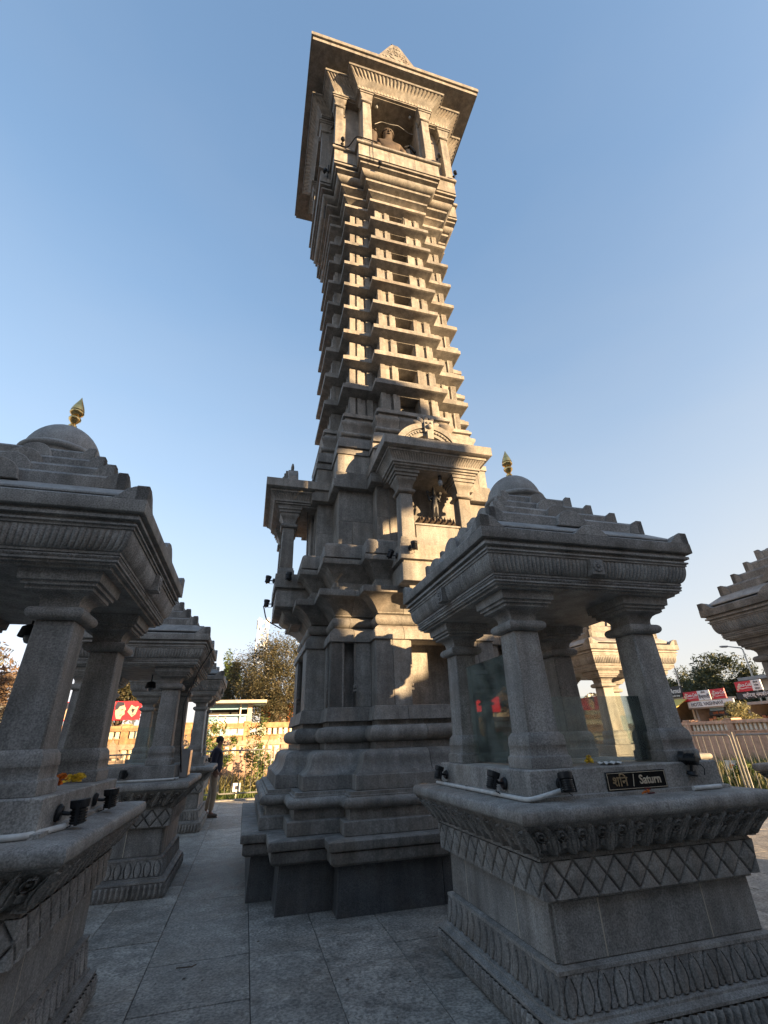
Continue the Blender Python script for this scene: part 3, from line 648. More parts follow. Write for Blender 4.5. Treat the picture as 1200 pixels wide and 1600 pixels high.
# balcony shrines on the four faces
def shrine(k):
    rz = k * PI / 2
    b = link('balcony_shrine', mesh('balcony_shrine', ring(MB(), [(-.60, -2.20), (.60, -2.20), (.60, -1.45), (-.60, -1.45)], [(-.30, 3.20), (-.28, 3.24), (-.20, 3.28), (-.14, 3.34), (-.13, 3.38), (-.02, 3.40), (-.01, 3.41), (-.01, 3.66), (-.035, 3.67), (-.035, 3.70), (.02, 3.71), (.02, 3.93), (0, 3.94), (-.1, 3.942)]), 'granite_tower'), tower, rz=rz)
    def add(name, mb, mat='granite_tower', par=b, **kw): return obj(name, mb, mat, par, **kw)
    for s in (-1, 1):
        for y in (-2.06,):
            small_column((s * .47, y), .105, 3.94, 5.13, b, cap=.36)
        add('pilaster', MB().box(s * .47 - .10, -1.62, 3.943, s * .47 + .10, -1.50, 5.129))
    add('niche_back', MB().box(-.37, -1.66, 3.9435, .37, -1.60, 5.1295))
    e = add('entablature', ring(MB(), [(-.66, -2.28), (.66, -2.28), (.66, -1.45), (-.66, -1.45)], [(-.02, 5.131), (0, 5.14), (0, 5.165), (.03, 5.17), (.03, 5.20), (.055, 5.205), (.055, 5.235), (.04, 5.24), (.11, 5.345), (.14, 5.35), (.14, 5.385), (.12, 5.39), (.20, 5.40), (.215, 5.41), (.215, 5.555), (.20, 5.565)]))
    pf = [(.05 + .075 * math.sin(R(a)) ** 1.3, 5.238 + .108 * math.sin(R(a)) ** .8) for a in range(0, 91, 15)]
    obj('rib_frieze', relief(MB(), [(-.66, -2.28), (.66, -2.28), (.66, -1.45), (-.66, -1.45)], pf, .036, h_rib, 6, (0, 1, 3)), 'granite_tower', e)
    # carved halo arch on the roof
    ar = MB()
    for r0, r1, y0 in ((.50, .60, -2.12), (.40, .49, -2.10), (.34, .39, -2.13)):
        n = 28; vs = []
        for i in range(n + 1):
            a = PI * i / n
            for r_, y in ((r0, y0), (r1, y0), (r1, -1.95), (r0, -1.95)): vs.append((r_ * math.cos(a), y, 5.566 + r_ * math.sin(a) * 1.0))
        ar.add(vs, [(i * 4 + j, i * 4 + (j + 1) % 4, (i + 1) * 4 + (j + 1) % 4, (i + 1) * 4 + j) for i in range(n) for j in range(4)] + [(0, 1, 2, 3), (n * 4 + 3, n * 4 + 2, n * 4 + 1, n * 4)])
    for i in range(26):
        a = PI * (i + .5) / 26
        ar.ball((.445 * math.cos(a), -2.11, 5.566 + .445 * math.sin(a)), .028, 8, (1, .7, 1))
    arch = add('halo_arch', ar)
    mk = MB().box(-.075, -2.16, 5.95, .075, -1.96, 6.20).ball((0, -2.17, 6.06), .05, 10).ball((-.035, -2.17, 6.14), .022, 8).ball((.035, -2.17, 6.14), .022, 8).box(-.05, -2.2, 5.80, .05, -2.13, 5.97)
    add('lion_mask', mk, par=arch)
    for i in range(5):
        a = R(90 + (i - 2) * 34); c_, s__ = math.cos(a), math.sin(a); ln = .21 if i % 2 == 0 else .18
        add('crest_leaf', MB().ball((0, 0, 0), 1, 10, (.045, .03, ln / 2)).xf(Matrix.Translation((.155 * c_, -2.04, 6.16 + .13 * s__)) @ Matrix.Rotation(PI / 2 - a, 4, 'Y')), par=arch)
    for o in list(b.children):
        pass
    return b
for k in range(4): shrine(k)

# statues
def deity(loc, rz, sc, label, mat):
    t = thing('deity_statue', label, 'statue', loc, rz)
    P = [(0, 0, .50), (0, 0, .60), (0, -.01, .72), (0, 0, .80), (0, 0, .86), (0, -.005, .93), (0, 0, 1.03), (0, 0, 1.10), (0, 0, 1.17),
         (.045, 0, .45), (.048, -.01, .27), (.05, 0, .06), (.05, -.05, .03), (-.045, 0, .45), (-.048, -.01, .27), (-.05, 0, .06), (-.05, -.05, .03),
         (.11, 0, .78), (.16, 0, .66), (.13, -.08, .62), (-.11, 0, .78), (-.16, 0, .66), (-.13, -.08, .62),
         (.17, .01, .74), (.20, -.01, .88), (-.17, .01, .74), (-.20, -.01, .88)]
    rad = [.085, .07, .085, .06, .035, .055, .045, .032, .010, .06, .045, .032, .025, .06, .045, .032, .025, .04, .03, .025, .04, .03, .025, .03, .028, .03, .028]
    E = [(0, 1), (1, 2), (2, 3), (3, 4), (4, 5), (5, 6), (6, 7), (7, 8), (0, 9), (9, 10), (10, 11), (11, 12), (0, 13), (13, 14), (14, 15), (15, 16), (3, 17), (17, 18), (18, 19), (3, 20), (20, 21), (21, 22), (17, 23), (23, 24), (20, 25), (25, 26)]
    P = [(a * sc, b * sc, c * sc) for a, b, c in P]; rad = [r * sc * 1.32 for r in rad]
    skin('figure', P, rad, E, mat, t, 2)
    d = MB().lathe([(.16 * sc, 0), (.17 * sc, .02 * sc), (.12 * sc, .035 * sc)], n=16)
    obj('pedestal', d, mat, t)
    ds = MB()
    for s in (-1, 1): ds.lathe([(.045 * sc, -.01 * sc), (.05 * sc, 0), (.045 * sc, .01 * sc)], n=14)
    k = len(ds.v) // 2
    for i in range(len(ds.v)):
        x, y, z = ds.v[i]; s = -1 if i < k else 1; ds.v[i] = (s * .205 * sc + x, -.03 * sc + z, .93 * sc + y)
    obj('emblem', ds, mat, t)
    sk = MB()
    for i in range(9):
        a = R(200 + i * 17.5); sk.tube([(.07 * sc * math.cos(a), .055 * sc * math.sin(a), .50 * sc), (.10 * sc * math.cos(a), .07 * sc * math.sin(a), .12 * sc)], .010 * sc, 5)
    obj('drapery', sk, mat, t)
    return t
deity((TX + .04, TY - 2.00, 4.425), 0, .52, 'black standing deity statue with four arms in the front shrine of the tower', 'black_stone')
lf = thing('lotus_pedestal', 'brown carved lotus pedestal under the deity in the front shrine of the tower', 'pedestal', (TX, TY, 0))
obj('slab', MB().box(-.34, -2.13, 3.943, .34, -1.85, 4.27).box(-.36, -2.15, 4.2705, .36, -1.85, 4.30), 'granite_tower', lf, bevel=.004)
obj('top_block', MB().box(-.27, -2.09, 4.3005, .27, -1.86, 4.424), 'brown_stone', lf)
pm = mesh('petal', MB().add([(-.045, 0, 0), (.045, 0, 0), (0, -.012, .13), (0, -.05, .045), (0, .02, 0)], [(0, 1, 3), (1, 2, 3), (0, 3, 2), (0, 2, 4), (4, 2, 1), (0, 4, 1)]), 'brown_stone', 0, 0)
for i in range(7): link('petal', pm, lf, (-.27 + .09 * i, -2.115, 4.3005))
for i in range(6): link('petal', pm, lf, (-.225 + .09 * i, -2.10, 4.325))
gs = thing('gallery_statue', 'weathered brown half figure with folded arms in the top gallery opening', 'statue', (TX - .10, TY - 1.36, 15.32))
gs.scale = (1.22, 1.1, 1.36)
P = [(0, 0, .10), (0, -.02, .35), (0, -.03, .62), (0, 0, .84), (0, -.02, .95), (0, -.04, 1.10), (0, -.03, 1.24), (.26, 0, .72), (.36, -.05, .45), (.25, -.22, .30), (-.26, 0, .72), (-.36, -.05, .45), (-.25, -.22, .30)]
skin('figure', P, [.27, .25, .24, .13, .10, .14, .11, .12, .10, .08, .12, .10, .08], [(0, 1), (1, 2), (2, 3), (3, 4), (4, 5), (5, 6), (2, 7), (7, 8), (8, 9), (2, 10), (10, 11), (11, 12)], 'brown_stone', gs)
fa = MB().ball((0, -.165, 1.09), .025, 8, (.8, 1, 1.6)).ball((-.05, -.155, 1.14), .02, 8).ball((.05, -.155, 1.14), .02, 8).ball((0, -.15, 1.02), .03, 8, (1.3, .6, .6)).lathe([(.15, 1.17), (.165, 1.20), (.13, 1.27), (.05, 1.34), (.01, 1.38)], n=16)
obj('face', fa, 'brown_stone', gs)
obj('base', MB().box(-.30, -.12, (GZ0 - 15.319) / 1.36, .30, .35, .06), 'granite_tower', gs)
for j, (dx, lab) in enumerate(((-.52, 'brown animal headed figure left of the half figure in the top gallery'), (.50, 'dark rounded figure right of the half figure in the top gallery'))):
    f2 = thing('gallery_statue', lab, 'statue', (TX - .06 + dx, TY - 1.40, 15.60))
    obj('base', MB().box(-.15, -.05, GZ0 - 15.599, .15, .3, .06), 'granite_tower', f2)
    if j == 0:
        skin('figure', [(0, 0, .10), (0, 0, .40), (0, -.02, .66), (0, -.06, .90), (0, -.2, .86)], [.18, .17, .14, .18, .11], [(0, 1), (1, 2), (2, 3), (3, 4)], 'brown_stone', f2)
        obj('head_detail', MB().ball((-.11, -.02, .96), .05, 8).ball((.11, -.02, .96), .05, 8).ball((-.06, -.2, .88), .03, 8).ball((.06, -.2, .88), .03, 8).ball((-.2, 0, .78), .13, 10, (1, 1, 1.2)).ball((-.22, -.11, .84), .045, 8), 'brown_stone', f2)
    else:
        skin('figure', [(0, 0, .10), (0, 0, .30), (0, -.05, .48), (.02, -.1, .56)], [.22, .20, .15, .08], [(0, 1), (1, 2), (2, 3)], 'black_stone', f2)
        obj('head_detail', MB().ball((.12, 0, .50), .08, 8).ball((-.10, -.02, .52), .06, 8).tube([(-.1, -.1, .62), (.05, -.15, .66), (.2, -.1, .52)], .04, 8), 'black_stone', f2)
idol = thing('deity_idol', 'black stone idol with a white flower garland inside the sunlit pavilion', 'statue', (6.35, 7.9, ZF))
skin('figure', [(0, 0, .12), (0, 0, .34), (0, 0, .50), (0, 0, .60), (0, -.01, .70), (.15, 0, .46), (.20, -.05, .28), (-.15, 0, .46), (-.20, -.05, .28)], [.18, .15, .13, .05, .085, .06, .05, .06, .05], [(0, 1), (1, 2), (2, 3), (3, 4), (2, 5), (5, 6), (2, 7), (7, 8)], 'black_stone', idol)
obj('back_slab', MB().prism([(-.28, 0), (.28, 0), (.28, .62), (.2, .75), (0, .82), (-.2, .75), (-.28, .62)], Matrix.Translation((0, .12, 0)), .06), 'black_stone', idol)
gm = MB()
for i in range(40):
    a = PI * i / 39; gm.ball((.24 * math.cos(a), .06 + .05 * (random.random() - .5), .66 + .17 * math.sin(a) + .03 * random.random()), .03, 6)
obj('garland', gm, 'cloth', idol)

# ------------------------------------------------------------------ floodlights, pipes, offerings
def build_flood():
    t = thing('floodlight', 'x', 'floodlight', (0, 0, 0), 0, 'black floodlights fixed to the stonework')
    obj('mount_disc', MB().lathe([(.050, 0), (.052, .012), (.040, .030)], n=20).xf(Matrix.Rotation(PI / 2, 4, 'X')), 'black_metal', t)
    obj('arm', MB().tube([(0, -.02, 0), (0, -.07, .0), (0, -.10, .012)], .012, 8), 'black_metal', t)
    M = Matrix.Translation((0, -.125, .02)) @ Matrix.Rotation(R(-12), 4, 'X')
    pr = [(.030, -.075), (.042, -.07)]
    for i in range(5): pr += [(.050, -.065 + i * .016), (.050, -.058 + i * .016), (.042, -.057 + i * .016), (.042, -.050 + i * .016)]
    pr += [(.056, .02), (.060, .055), (.060, .066), (.050, .066)]
    h = obj('housing', MB().lathe(pr, n=22).xf(M), 'black_metal', t)
    obj('lens', MB().lathe([(.048, .058), (.048, .064), (.02, .068), (.001, .069)], n=20).xf(M), 'lens', h)
    obj('yoke', MB().box(-.064, -.010, -.03, -.058, .010, .045).box(.058, -.010, -.03, .064, .010, .045).box(-.058, -.010, -.078, .058, .010, -.072).box(-.064, -.010, -.078, -.058, .010, -.03).box(.058, -.010, -.078, .064, .010, -.03).xf(M), 'black_metal', t)
    obj('lead', MB().tube([(0, -.09, -.03), (.02, -.10, -.07), (.05, -.07, -.085), (.06, -.02, -.08)], .004, 6), 'black_metal', t)
    return t
fl0 = build_flood()
first = [True]
def flood(loc, rz, label, sc=1.0, tilt=0.0):
    o = fl0 if first[0] else copy_tree(fl0)
    first[0] = False
    o.location = loc; o.rotation_euler = (tilt + math.sin(loc[0] * 37 + loc[1] * 11) * .16, 0, rz + math.sin(loc[1] * 53 + loc[2]) * .22); o.scale = (sc * .70,) * 3; relabel(o, label); return o
FS = 2.47, 3.66
flood((FS[0] - .53, FS[1] - .747, 1.215), 0, 'floodlight at the near corner of the Saturn pavilion step, right of the bent pipe end', 1.05)
flood((FS[0] - .747, FS[1] - .42, 1.205), -PI / 2, 'floodlight in the middle of the left side of the Saturn pavilion step', 1.05)
flood((FS[0] - .747, FS[1] + .62, 1.205), -PI / 2, 'small floodlight at the far left corner of the Saturn pavilion step', .95)
flood((FS[0] + .50, FS[1] - .747, 1.215), R(35), 'floodlight with a round grey lens right of the Saturn name plate', 1.1, R(-70))
FP = CENT['P1']
flood((FP[0] + .747, FP[1] - .50, 1.205), PI / 2, 'big black floodlight on the near left pavilion beside the marigolds', 1.15)
flood((FP[0] + .747, FP[1] + .18, 1.205), PI / 2, 'second floodlight on the near left pavilion, farther along its right side', 1.1)
FQ = CENT['P2']
flood((FQ[0] + .20, FQ[1] - .747, 1.215), 0, 'floodlight on the front of the second pavilion of the left row', .9)
flood((FQ[0] + .747, FQ[1] - .1, 1.215), PI / 2, 'floodlight on the right side of the second pavilion of the left row', .9)
FT = CENT['P3']
flood((FT[0] + .747, FT[1] - .2, 1.215), PI / 2, 'floodlight on the farthest pavilion of the left row near the man', .9)
for (x, y, z, rz, lab) in ((-.48, -2.23, 3.86, 0, 'floodlight on the sill of the front shrine of the tower'), (-.62, -2.05, 3.80, -PI / 2, 'floodlight hung on the left cheek of the front shrine of the tower'),
                           (-2.23, -.45, 3.86, -PI / 2, 'upper floodlight sticking out of the left shrine of the tower'), (-2.215, -.30, 3.52, -PI / 2, 'lower floodlight sticking out of the left shrine of the tower'),
                           (-2.0, -.62, 3.86, 0, 'floodlight on the near cheek of the left shrine of the tower'),
                           (-1.45, -1.70, 15.0, 0, 'floodlight at the left corner of the tower gallery coping'), (1.02, -1.97, 15.0, 0, 'floodlight at the right pier foot of the tower gallery'), (1.60, -1.70, 15.0, 0, 'floodlight at the right corner of the tower gallery coping'),
                           (-.55, -1.86, 14.05, 0, 'floodlight on the rounded cove below the tower gallery'), (-1.70, -1.2, 14.6, -PI / 2, 'floodlight on the left face of the tower gallery parapet'), (-1.325, 1.1, 13.5, -PI / 2, 'floodlight far along the left face below the tower gallery')):
    flood((TX + x, TY + y, z), rz, lab, 1.15)
def pipe(label, pts, r=.013, mat='pvc', name='conduit_pipe', cat='pipe', clips=()):
    # round the corners a little
    pp = [Vector(p) for p in pts]; out = [pp[0]]
    for i in range(1, len(pp) - 1):
        a, b, c = pp[i - 1], pp[i], pp[i + 1]; d1 = min(.07, (a - b).length * .4); d2 = min(.07, (c - b).length * .4)
        s, e = b + (a - b).normalized() * d1, b + (c - b).normalized() * d2
        for t in (0, .33, .66, 1): out.append(s.lerp(b, t).lerp(b.lerp(e, t), t))
    out.append(pp[-1])
    t = thing(name, label, cat)
    obj('pipe' if cat == 'pipe' else 'line', MB().tube(out, r, 10), mat, t)
    for c in clips: obj('clip', MB().cbox(c, (.012, .03, .03)), 'black_metal', t)
    return t
ZR = 1.128 + .016
pipe('white plastic pipe round the near corner of the Saturn pavilion rim', [(FS[0] - .80, FS[1] + .72, ZR), (FS[0] - .80, FS[1] - .80, ZR), (FS[0] - .52, FS[1] - .80, ZR + .05)], clips=((FS[0] - .8, FS[1] + .1, ZR), (FS[0] - .8, FS[1] - .4, ZR)))
pipe('short white pipe by the round lens floodlight on the Saturn pavilion rim', [(FS[0] + .42, FS[1] - .81, ZR), (FS[0] + .66, FS[1] - .80, ZR)], .014)
pipe('white plastic pipe along the front and right rim of the near left pavilion', [(FP[0] - .7, FP[1] - .80, ZR), (FP[0] + .72, FP[1] - .80, ZR), (FP[0] + .80, FP[1] - .52, ZR)], .015)
pipe('white plastic pipe on the front rim of the second left pavilion', [(FQ[0] - .72, FQ[1] - .81, ZR), (FQ[0] + .70, FQ[1] - .81, ZR), (FQ[0] + .80, FQ[1] - .72, ZR)])
pipe('white conduit running up the corner column of the third left pavilion', [(FT[0] + .67, FT[1] - .67, ZF), (FT[0] + .66, FT[1] - .66, 2.45)], .012)
pipe('black cable looping from roof to rim of the second left pavilion', [(FQ[0] + .96, FQ[1] - .2, 2.80), (FQ[0] + .84, FQ[1] - .5, 2.45), (FQ[0] + .72, FQ[1] - .62, 2.0), (FQ[0] + .76, FQ[1] - .6, 1.5), (FQ[0] + .80, FQ[1] - .5, 1.2)], .009, 'black_metal', 'cable', 'cable')
pipe('black cable strung across the front of the tower gallery parapet', [(TX - 1.70, TY - 1.66, 15.0), (TX - 1.3, TY - 1.72, 14.88), (TX - 1.13, TY - 1.97, 15.0), (TX - .6, TY - 1.975, 14.97)], .016, 'black_metal', 'cable', 'cable')
pipe('thin black wire hanging down the tower gallery front', [(TX - .73, TY - 1.962, 14.98), (TX - .72, TY - 1.965, 14.2), (TX - .70, TY - 1.97, 14.05)], .008, 'black_metal', 'cable', 'cable')
pipe('cable running down the left side of the tower gallery', [(TX - 1.71, TY - 1.2, 14.9), (TX - 1.72, TY - .9, 14.2), (TX - 1.70, TY - .6, 13.6)], .016, 'black_metal', 'cable', 'cable')
pipe('wire dangling from the lower floodlight of the left tower shrine', [(TX - 2.36, TY - .30, 3.48), (TX - 2.30, TY - .3, 3.25), (TX - 2.05, TY - .30, 3.12)], .010, 'black_metal', 'cable', 'cable')
pipe('wire hanging beside the column of the left tower shrine', [(TX - 1.75, TY - .52, 5.12), (TX - 1.72, TY - .54, 4.4), (TX - 1.72, TY - .54, 3.95)], .008, 'black_metal', 'cable', 'cable')
jb = thing('junction_box', 'grey metal junction box on the right rim of the second left pavilion', 'box', (FQ[0] + .80, FQ[1] - .12, 1.13))
obj('case', MB().box(-.05, -.16, 0, .05, .16, .34), 'wall_grey', jb, bevel=.006); obj('door', MB().box(.0505, -.14, .02, .058, .14, .32), 'steel', jb, bevel=.002)
def bell(loc, label):
    t = thing('hanging_lamp', label, 'lamp', loc)
    obj('stem', MB().tube([(0, 0, 0), (0, 0, -.10)], .008, 6), 'black_metal', t)
    obj('shade', MB().lathe([(.02, -.09), (.06, -.11), (.075, -.18), (.07, -.185), (.01, -.12)], n=16), 'black_metal', t)
    obj('bulb', MB().ball((0, 0, -.19), .035, 10, (1, 1, 1.3)), 'lens', t)
bell((FQ[0] + .15, FQ[1] + .05, 2.462), 'black lamp hanging under the ceiling of the second left pavilion')
bell((FP[0] + .02, FP[1] + .35, 2.462), 'dark lamp hanging under the ceiling of the near left pavilion')
def bulb(loc, label, ln=.12):
    t = thing('light_bulb', label, 'bulb', loc)
    obj('holder', MB().lathe([(.03, 0), (.03, -.05), (.022, -.07)], n=12), 'black_metal', t); obj('bulb', MB().ball((0, 0, -.12), .04, 12, (1, 1, 1.5)), 'lens', t)
bulb((TX + .10, TY - 2.16, 5.128), 'bare bulb hanging in the front shrine of the tower')
bulb((TX - .5, TY - 1.75, GZ1 - .002), 'bulb at the left of the top gallery opening'); bulb((TX + .48, TY - 1.75, GZ1 - .002), 'bulb at the right of the top gallery opening')
pipe('tangled pale garland string across the top gallery opening', [(TX - .5, TY - 1.5, 17.02), (TX - .3, TY - 1.5, 17.27), (TX - .05, TY - 1.55, 17.14), (TX + .2, TY - 1.55, 17.22), (TX + .5, TY - 1.5, 17.08), (TX + .68, TY - 1.5, 17.10)], .008, 'wall_grey', 'garland', 'garland')
def flowers(loc, n, spread, mat, label, r=.022):
    m_ = MB(); rg = random.Random(int(loc[1] * 100) + n)
    for i in range(n):
        a = rg.random() * 6.28; d = spread * rg.random() ** .6; c = (d * math.cos(a), d * math.sin(a) * .7, r * .7 + rg.random() * r * 1.3)
        for k in range(14):
            th = rg.random() * 6.28; ph = rg.random() * 1.5; dv = Vector((math.cos(th) * math.cos(ph), math.sin(th) * math.cos(ph), math.sin(ph) * .9)); s_ = dv.orthogonal().normalized() * r * .45; up = dv.cross(s_).normalized() * r * .45
            p = Vector(c) + dv * r; m_.add([Vector(c) + dv * r * .2, p + s_, p + dv * r * .25, p - s_], [(0, 1, 2, 3)])
    return obj('flower_heap', m_, mat, loc=loc, smooth=0, label=label, cat='flowers')
flowers((FP[0] + .60, FP[1] - .30, ZF + .002), 14, .085, 'marigold', 'heap of orange marigolds on the near left pavilion step', .030)
flowers((FP[0] + .66, FP[1] - .02, ZF + .002), 8, .05, 'yellowflower', 'small heap of yellow flowers on the near left pavilion step', .026)
flowers((FS[0] - .24, FS[1] - .68, ZF + .002), 5, .025, 'yellowflower', 'yellow flower lying on the Saturn pavilion step', .022)
flowers((FS[0] + .02, FS[1] - .82, 1.128), 4, .03, 'marigold', 'few orange petals on the rim below the Saturn name plate', .012)
cl = MB()
for i in range(9):
    for j in range(5): cl.v.append((i * .019, j * .022, .006 + .010 * math.sin(i * 1.1 + j) ** 2 + .006 * math.sin(j * 2.1)))
cl.f = [(i * 5 + j, (i + 1) * 5 + j, (i + 1) * 5 + j + 1, i * 5 + j + 1) for i in range(8) for j in range(4)]
cl.v += [(x, y, z - .004) for x, y, z in cl.v]; cl.f += [tuple(reversed([k + 45 for k in f])) for f in cl.f[:32]]
obj('folded_cloth', cl, 'cloth', loc=(FS[0] - .13, FS[1] - .70, ZF + .002), label='crumpled white cloth lying on the Saturn pavilion step', cat='cloth')
obj('cloth_strip', MB().box(-.024, -.006, -.020, .022, 0, .012).box(-.022, -.03, -.0205, .026, -.004, -.0142), 'red_cloth', loc=(FS[0] + .10, FS[1] - .757, 1.150), bevel=.001, label='dark red cloth hanging at the lower edge of the Saturn name plate', cat='cloth')
tw = MB().tube([(0, 0, .008), (.05, -.02, .012), (.11, -.02, .010), (.14, .005, .012)], .004, 5)
obj('twig', tw, 'bark', loc=(-.35, 4.85, 0.002), label='thin dark twig lying on the paving of the left aisle', cat='twig')
rg = random.Random(21); lt = MB()
for i in range(26):
    x, y = rg.uniform(-.6, 1.5), rg.uniform(2.2, 5.2); a = rg.random() * 6.28; r = rg.uniform(.008, .02)
    lt.add([(x + r * math.cos(a), y + r * math.sin(a), .006), (x - r * .5 * math.sin(a), y + r * .5 * math.cos(a), .010), (x - r * math.cos(a), y - r * math.sin(a), .005), (x + r * .5 * math.sin(a), y - r * .5 * math.cos(a), .004)], [(0, 1, 2, 3)])
obj('leaf_litter', lt, 'bark', smooth=0, kind='stuff', label='small dry leaves and crumbs strewn over the near paving', cat='leaf litter')
def bird(loc, rz, label, mat):
    t = thing('pigeon', label, 'bird', loc, rz)
    skin('body', [(0, 0, .12), (.07, 0, .13), (.12, 0, .19), (.15, 0, .235), (.18, 0, .23), (-.09, 0, .10), (-.19, 0, .07)], [.05, .055, .03, .032, .010, .035, (.03, .012)], [(0, 1), (1, 2), (2, 3), (3, 4), (0, 5), (5, 6)], mat, t)
    for s in (-1, 1): obj('leg', MB().tube([(.01, s * .02, .09), (.015, s * .022, .03), (.01, s * .022, 0)], .006, 6).tube([(.01, s * .022, .004), (.045, s * .022, .004)], .005, 6), 'marigold', t)
bird((TX + .06, TY - 2.2, 20.077), R(20), 'dark pigeon on the tip of the tower roof pediment', 'black_metal')
bird((TX + .12, TY - 1.40, 6.945 + 8 * SP + .0), R(80), 'grey pigeon in the niche of the topmost storey', 'rail')

# ------------------------------------------------------------------ the man
man = thing('person', 'man in a dark navy jacket and khaki trousers standing by the third left pavilion', 'person', (-.655, 13.25, 0))
skin('body', [(0, 0, .92), (0, 0, 1.08), (.005, 0, 1.28), (.01, 0, 1.40), (.045, 0, 1.47), (.06, 0, 1.55), (.065, 0, 1.62), (.10, 0, 1.545),
              (-.005, -.18, 1.36), (-.04, -.22, 1.12), (.07, -.21, .92), (.12, -.20, .87), (-.005, .18, 1.36), (-.04, .22, 1.12), (.07, .21, .92), (.12, .20, .87),
              (0, -.09, .86), (.04, -.09, .48), (.0, -.09, .09), (.10, -.09, .05), (0, .09, .86), (-.03, .09, .48), (-.12, .09, .10), (-.03, .09, .05)],
     [.13, .12, .13, .075, .055, .088, .075, .03, .055, .043, .03, .026, .055, .043, .03, .026, .09, .06, .042, .035, .09, .06, .042, .035],
     [(0, 1), (1, 2), (2, 3), (3, 4), (4, 5), (5, 6), (5, 7), (3, 8), (8, 9), (9, 10), (10, 11), (3, 12), (12, 13), (13, 14), (14, 15), (0, 16), (16, 17), (17, 18), (18, 19), (0, 20), (20, 21), (21, 22), (22, 23)], 'skin', man)
skin('jacket', [(0, 0, .86), (0, 0, 1.08), (0, 0, 1.28), (.005, 0, 1.40), (.02, 0, 1.45), (-.005, -.18, 1.36), (-.045, -.225, 1.12), (.05, -.215, .96), (-.005, .18, 1.36), (-.045, .225, 1.12), (.05, .215, .96)],
     [.185, .175, .18, .11, .08, .085, .07, .055, .085, .07, .055], [(0, 1), (1, 2), (2, 3), (3, 4), (3, 5), (5, 6), (6, 7), (3, 8), (8, 9), (9, 10)], 'navy', man)
skin('trousers', [(0, 0, .93), (0, 0, .84), (.0, -.095, .80), (.04, -.095, .48), (.0, -.095, .12), (.0, .095, .80), (-.03, .095, .48), (-.12, .095, .13)], [.15, .14, .10, .078, .062, .10, .078, .062], [(0, 1), (1, 2), (2, 3), (3, 4), (1, 5), (5, 6), (6, 7)], 'khaki', man)
for x, y in ((.03, -.09), (-.09, .09)): obj('shoe', MB().ball((x, y, .045), .1, 12, (1.45, .50, .46)).box(x - .13, y - .045, 0, x + .14, y + .045, .018), 'shoe', man)
obj('hair', MB().ball((.035, 0, 1.615), .098, 14, (1.0, .92, .92)), 'hair', man)
obj('face', MB().ball((.155, 0, 1.555), .02, 8, (1, .7, 1.3)).ball((.05, -.085, 1.555), .022, 8, (.9, .5, 1.4)).ball((.05, .085, 1.555), .022, 8, (.9, .5, 1.4)).ball((.128, 0, 1.505), .024, 8, (1, 1.1, .6)), 'skin', man)
hd = MB()
for s in (-1, 1):
    for k in range(4): hd.tube([(.12, s * .205 + (k - 1.5) * .016, .87), (.155, s * .20 + (k - 1.5) * .017, .83), (.15, s * .20 + (k - 1.5) * .015, .80 + abs(k - 1.5) * .008)], [.010, .009, .007], 6)
    hd.tube([(.125, s * .205 - s * .03, .885), (.165, s * .17, .865), (.175, s * .165, .84)], [.011, .010, .008], 6)
obj('fingers', hd, 'skin', man)

# ------------------------------------------------------------------ barriers round the terrace
def build_rail():
    t = thing('crowd_barrier', 'x', 'barrier', group='steel barriers along the terrace edge')
    w, z0, z1, r = .74, .16, 1.30, .06
    pts = []
    for cx, cz, a0 in ((w - r, z1 - r, 0), (-w + r, z1 - r, 90), (-w + r, z0 + r, 180), (w - r, z0 + r, 270)):
        for a in (0, 30, 60, 90): pts.append((cx + r * math.cos(R(a0 + a)), 0, cz + r * math.sin(R(a0 + a))))
    obj('frame', MB().tube(pts + [pts[0]], .020, 8), 'rail', t)
    bm_ = mesh('bar', MB().tube([(0, 0, z0), (0, 0, z1)], .0080, 6), 'rail')
    for i in range(7): link('bar', bm_, t, (-w + 2 * w * (i + 1) / 8, 0, 0))
    obj('post', MB().tube([(w + .085, 0, .0), (w + .085, 0, 1.36)], .024, 8).box(w + .02, -.06, 0.03, w + .15, .06, .045), 'rail', t)
    return t
rail0 = build_rail(); ff = True
BL = {0: 'steel barrier at the end of the left aisle, right of the man', -1: 'steel barrier behind the third left pavilion, left of the man', -2: 'steel barrier glimpsed behind the second left pavilion', -3: 'steel barrier at the far left glimpsed below the near left roof', 1: 'steel barrier mostly hidden by the tower base, right of the aisle end'}
for k in (0, -1, -2, -3, 1):
    o = rail0 if ff else copy_tree(rail0); ff = False
    o.location = (.07 + k * 1.65, 16.55, .03); relabel(o, BL[k])
BR = {1: 'steel barrier near the far right terrace corner beyond the sunlit pavilion', 2: 'steel barrier left of the full one on the right terrace edge', 3: 'steel barrier on the right terrace edge, left one of the two beyond the Saturn pavilion', 4: 'steel barrier on the right terrace edge cut by the frame beside its tall post'}
for k in BR:
    o = copy_tree(rail0); o.rotation_euler.z = -PI / 2; o.location = (11.15, 16.0 - .8 - k * 1.65 + .02, .03); relabel(o, BR[k])

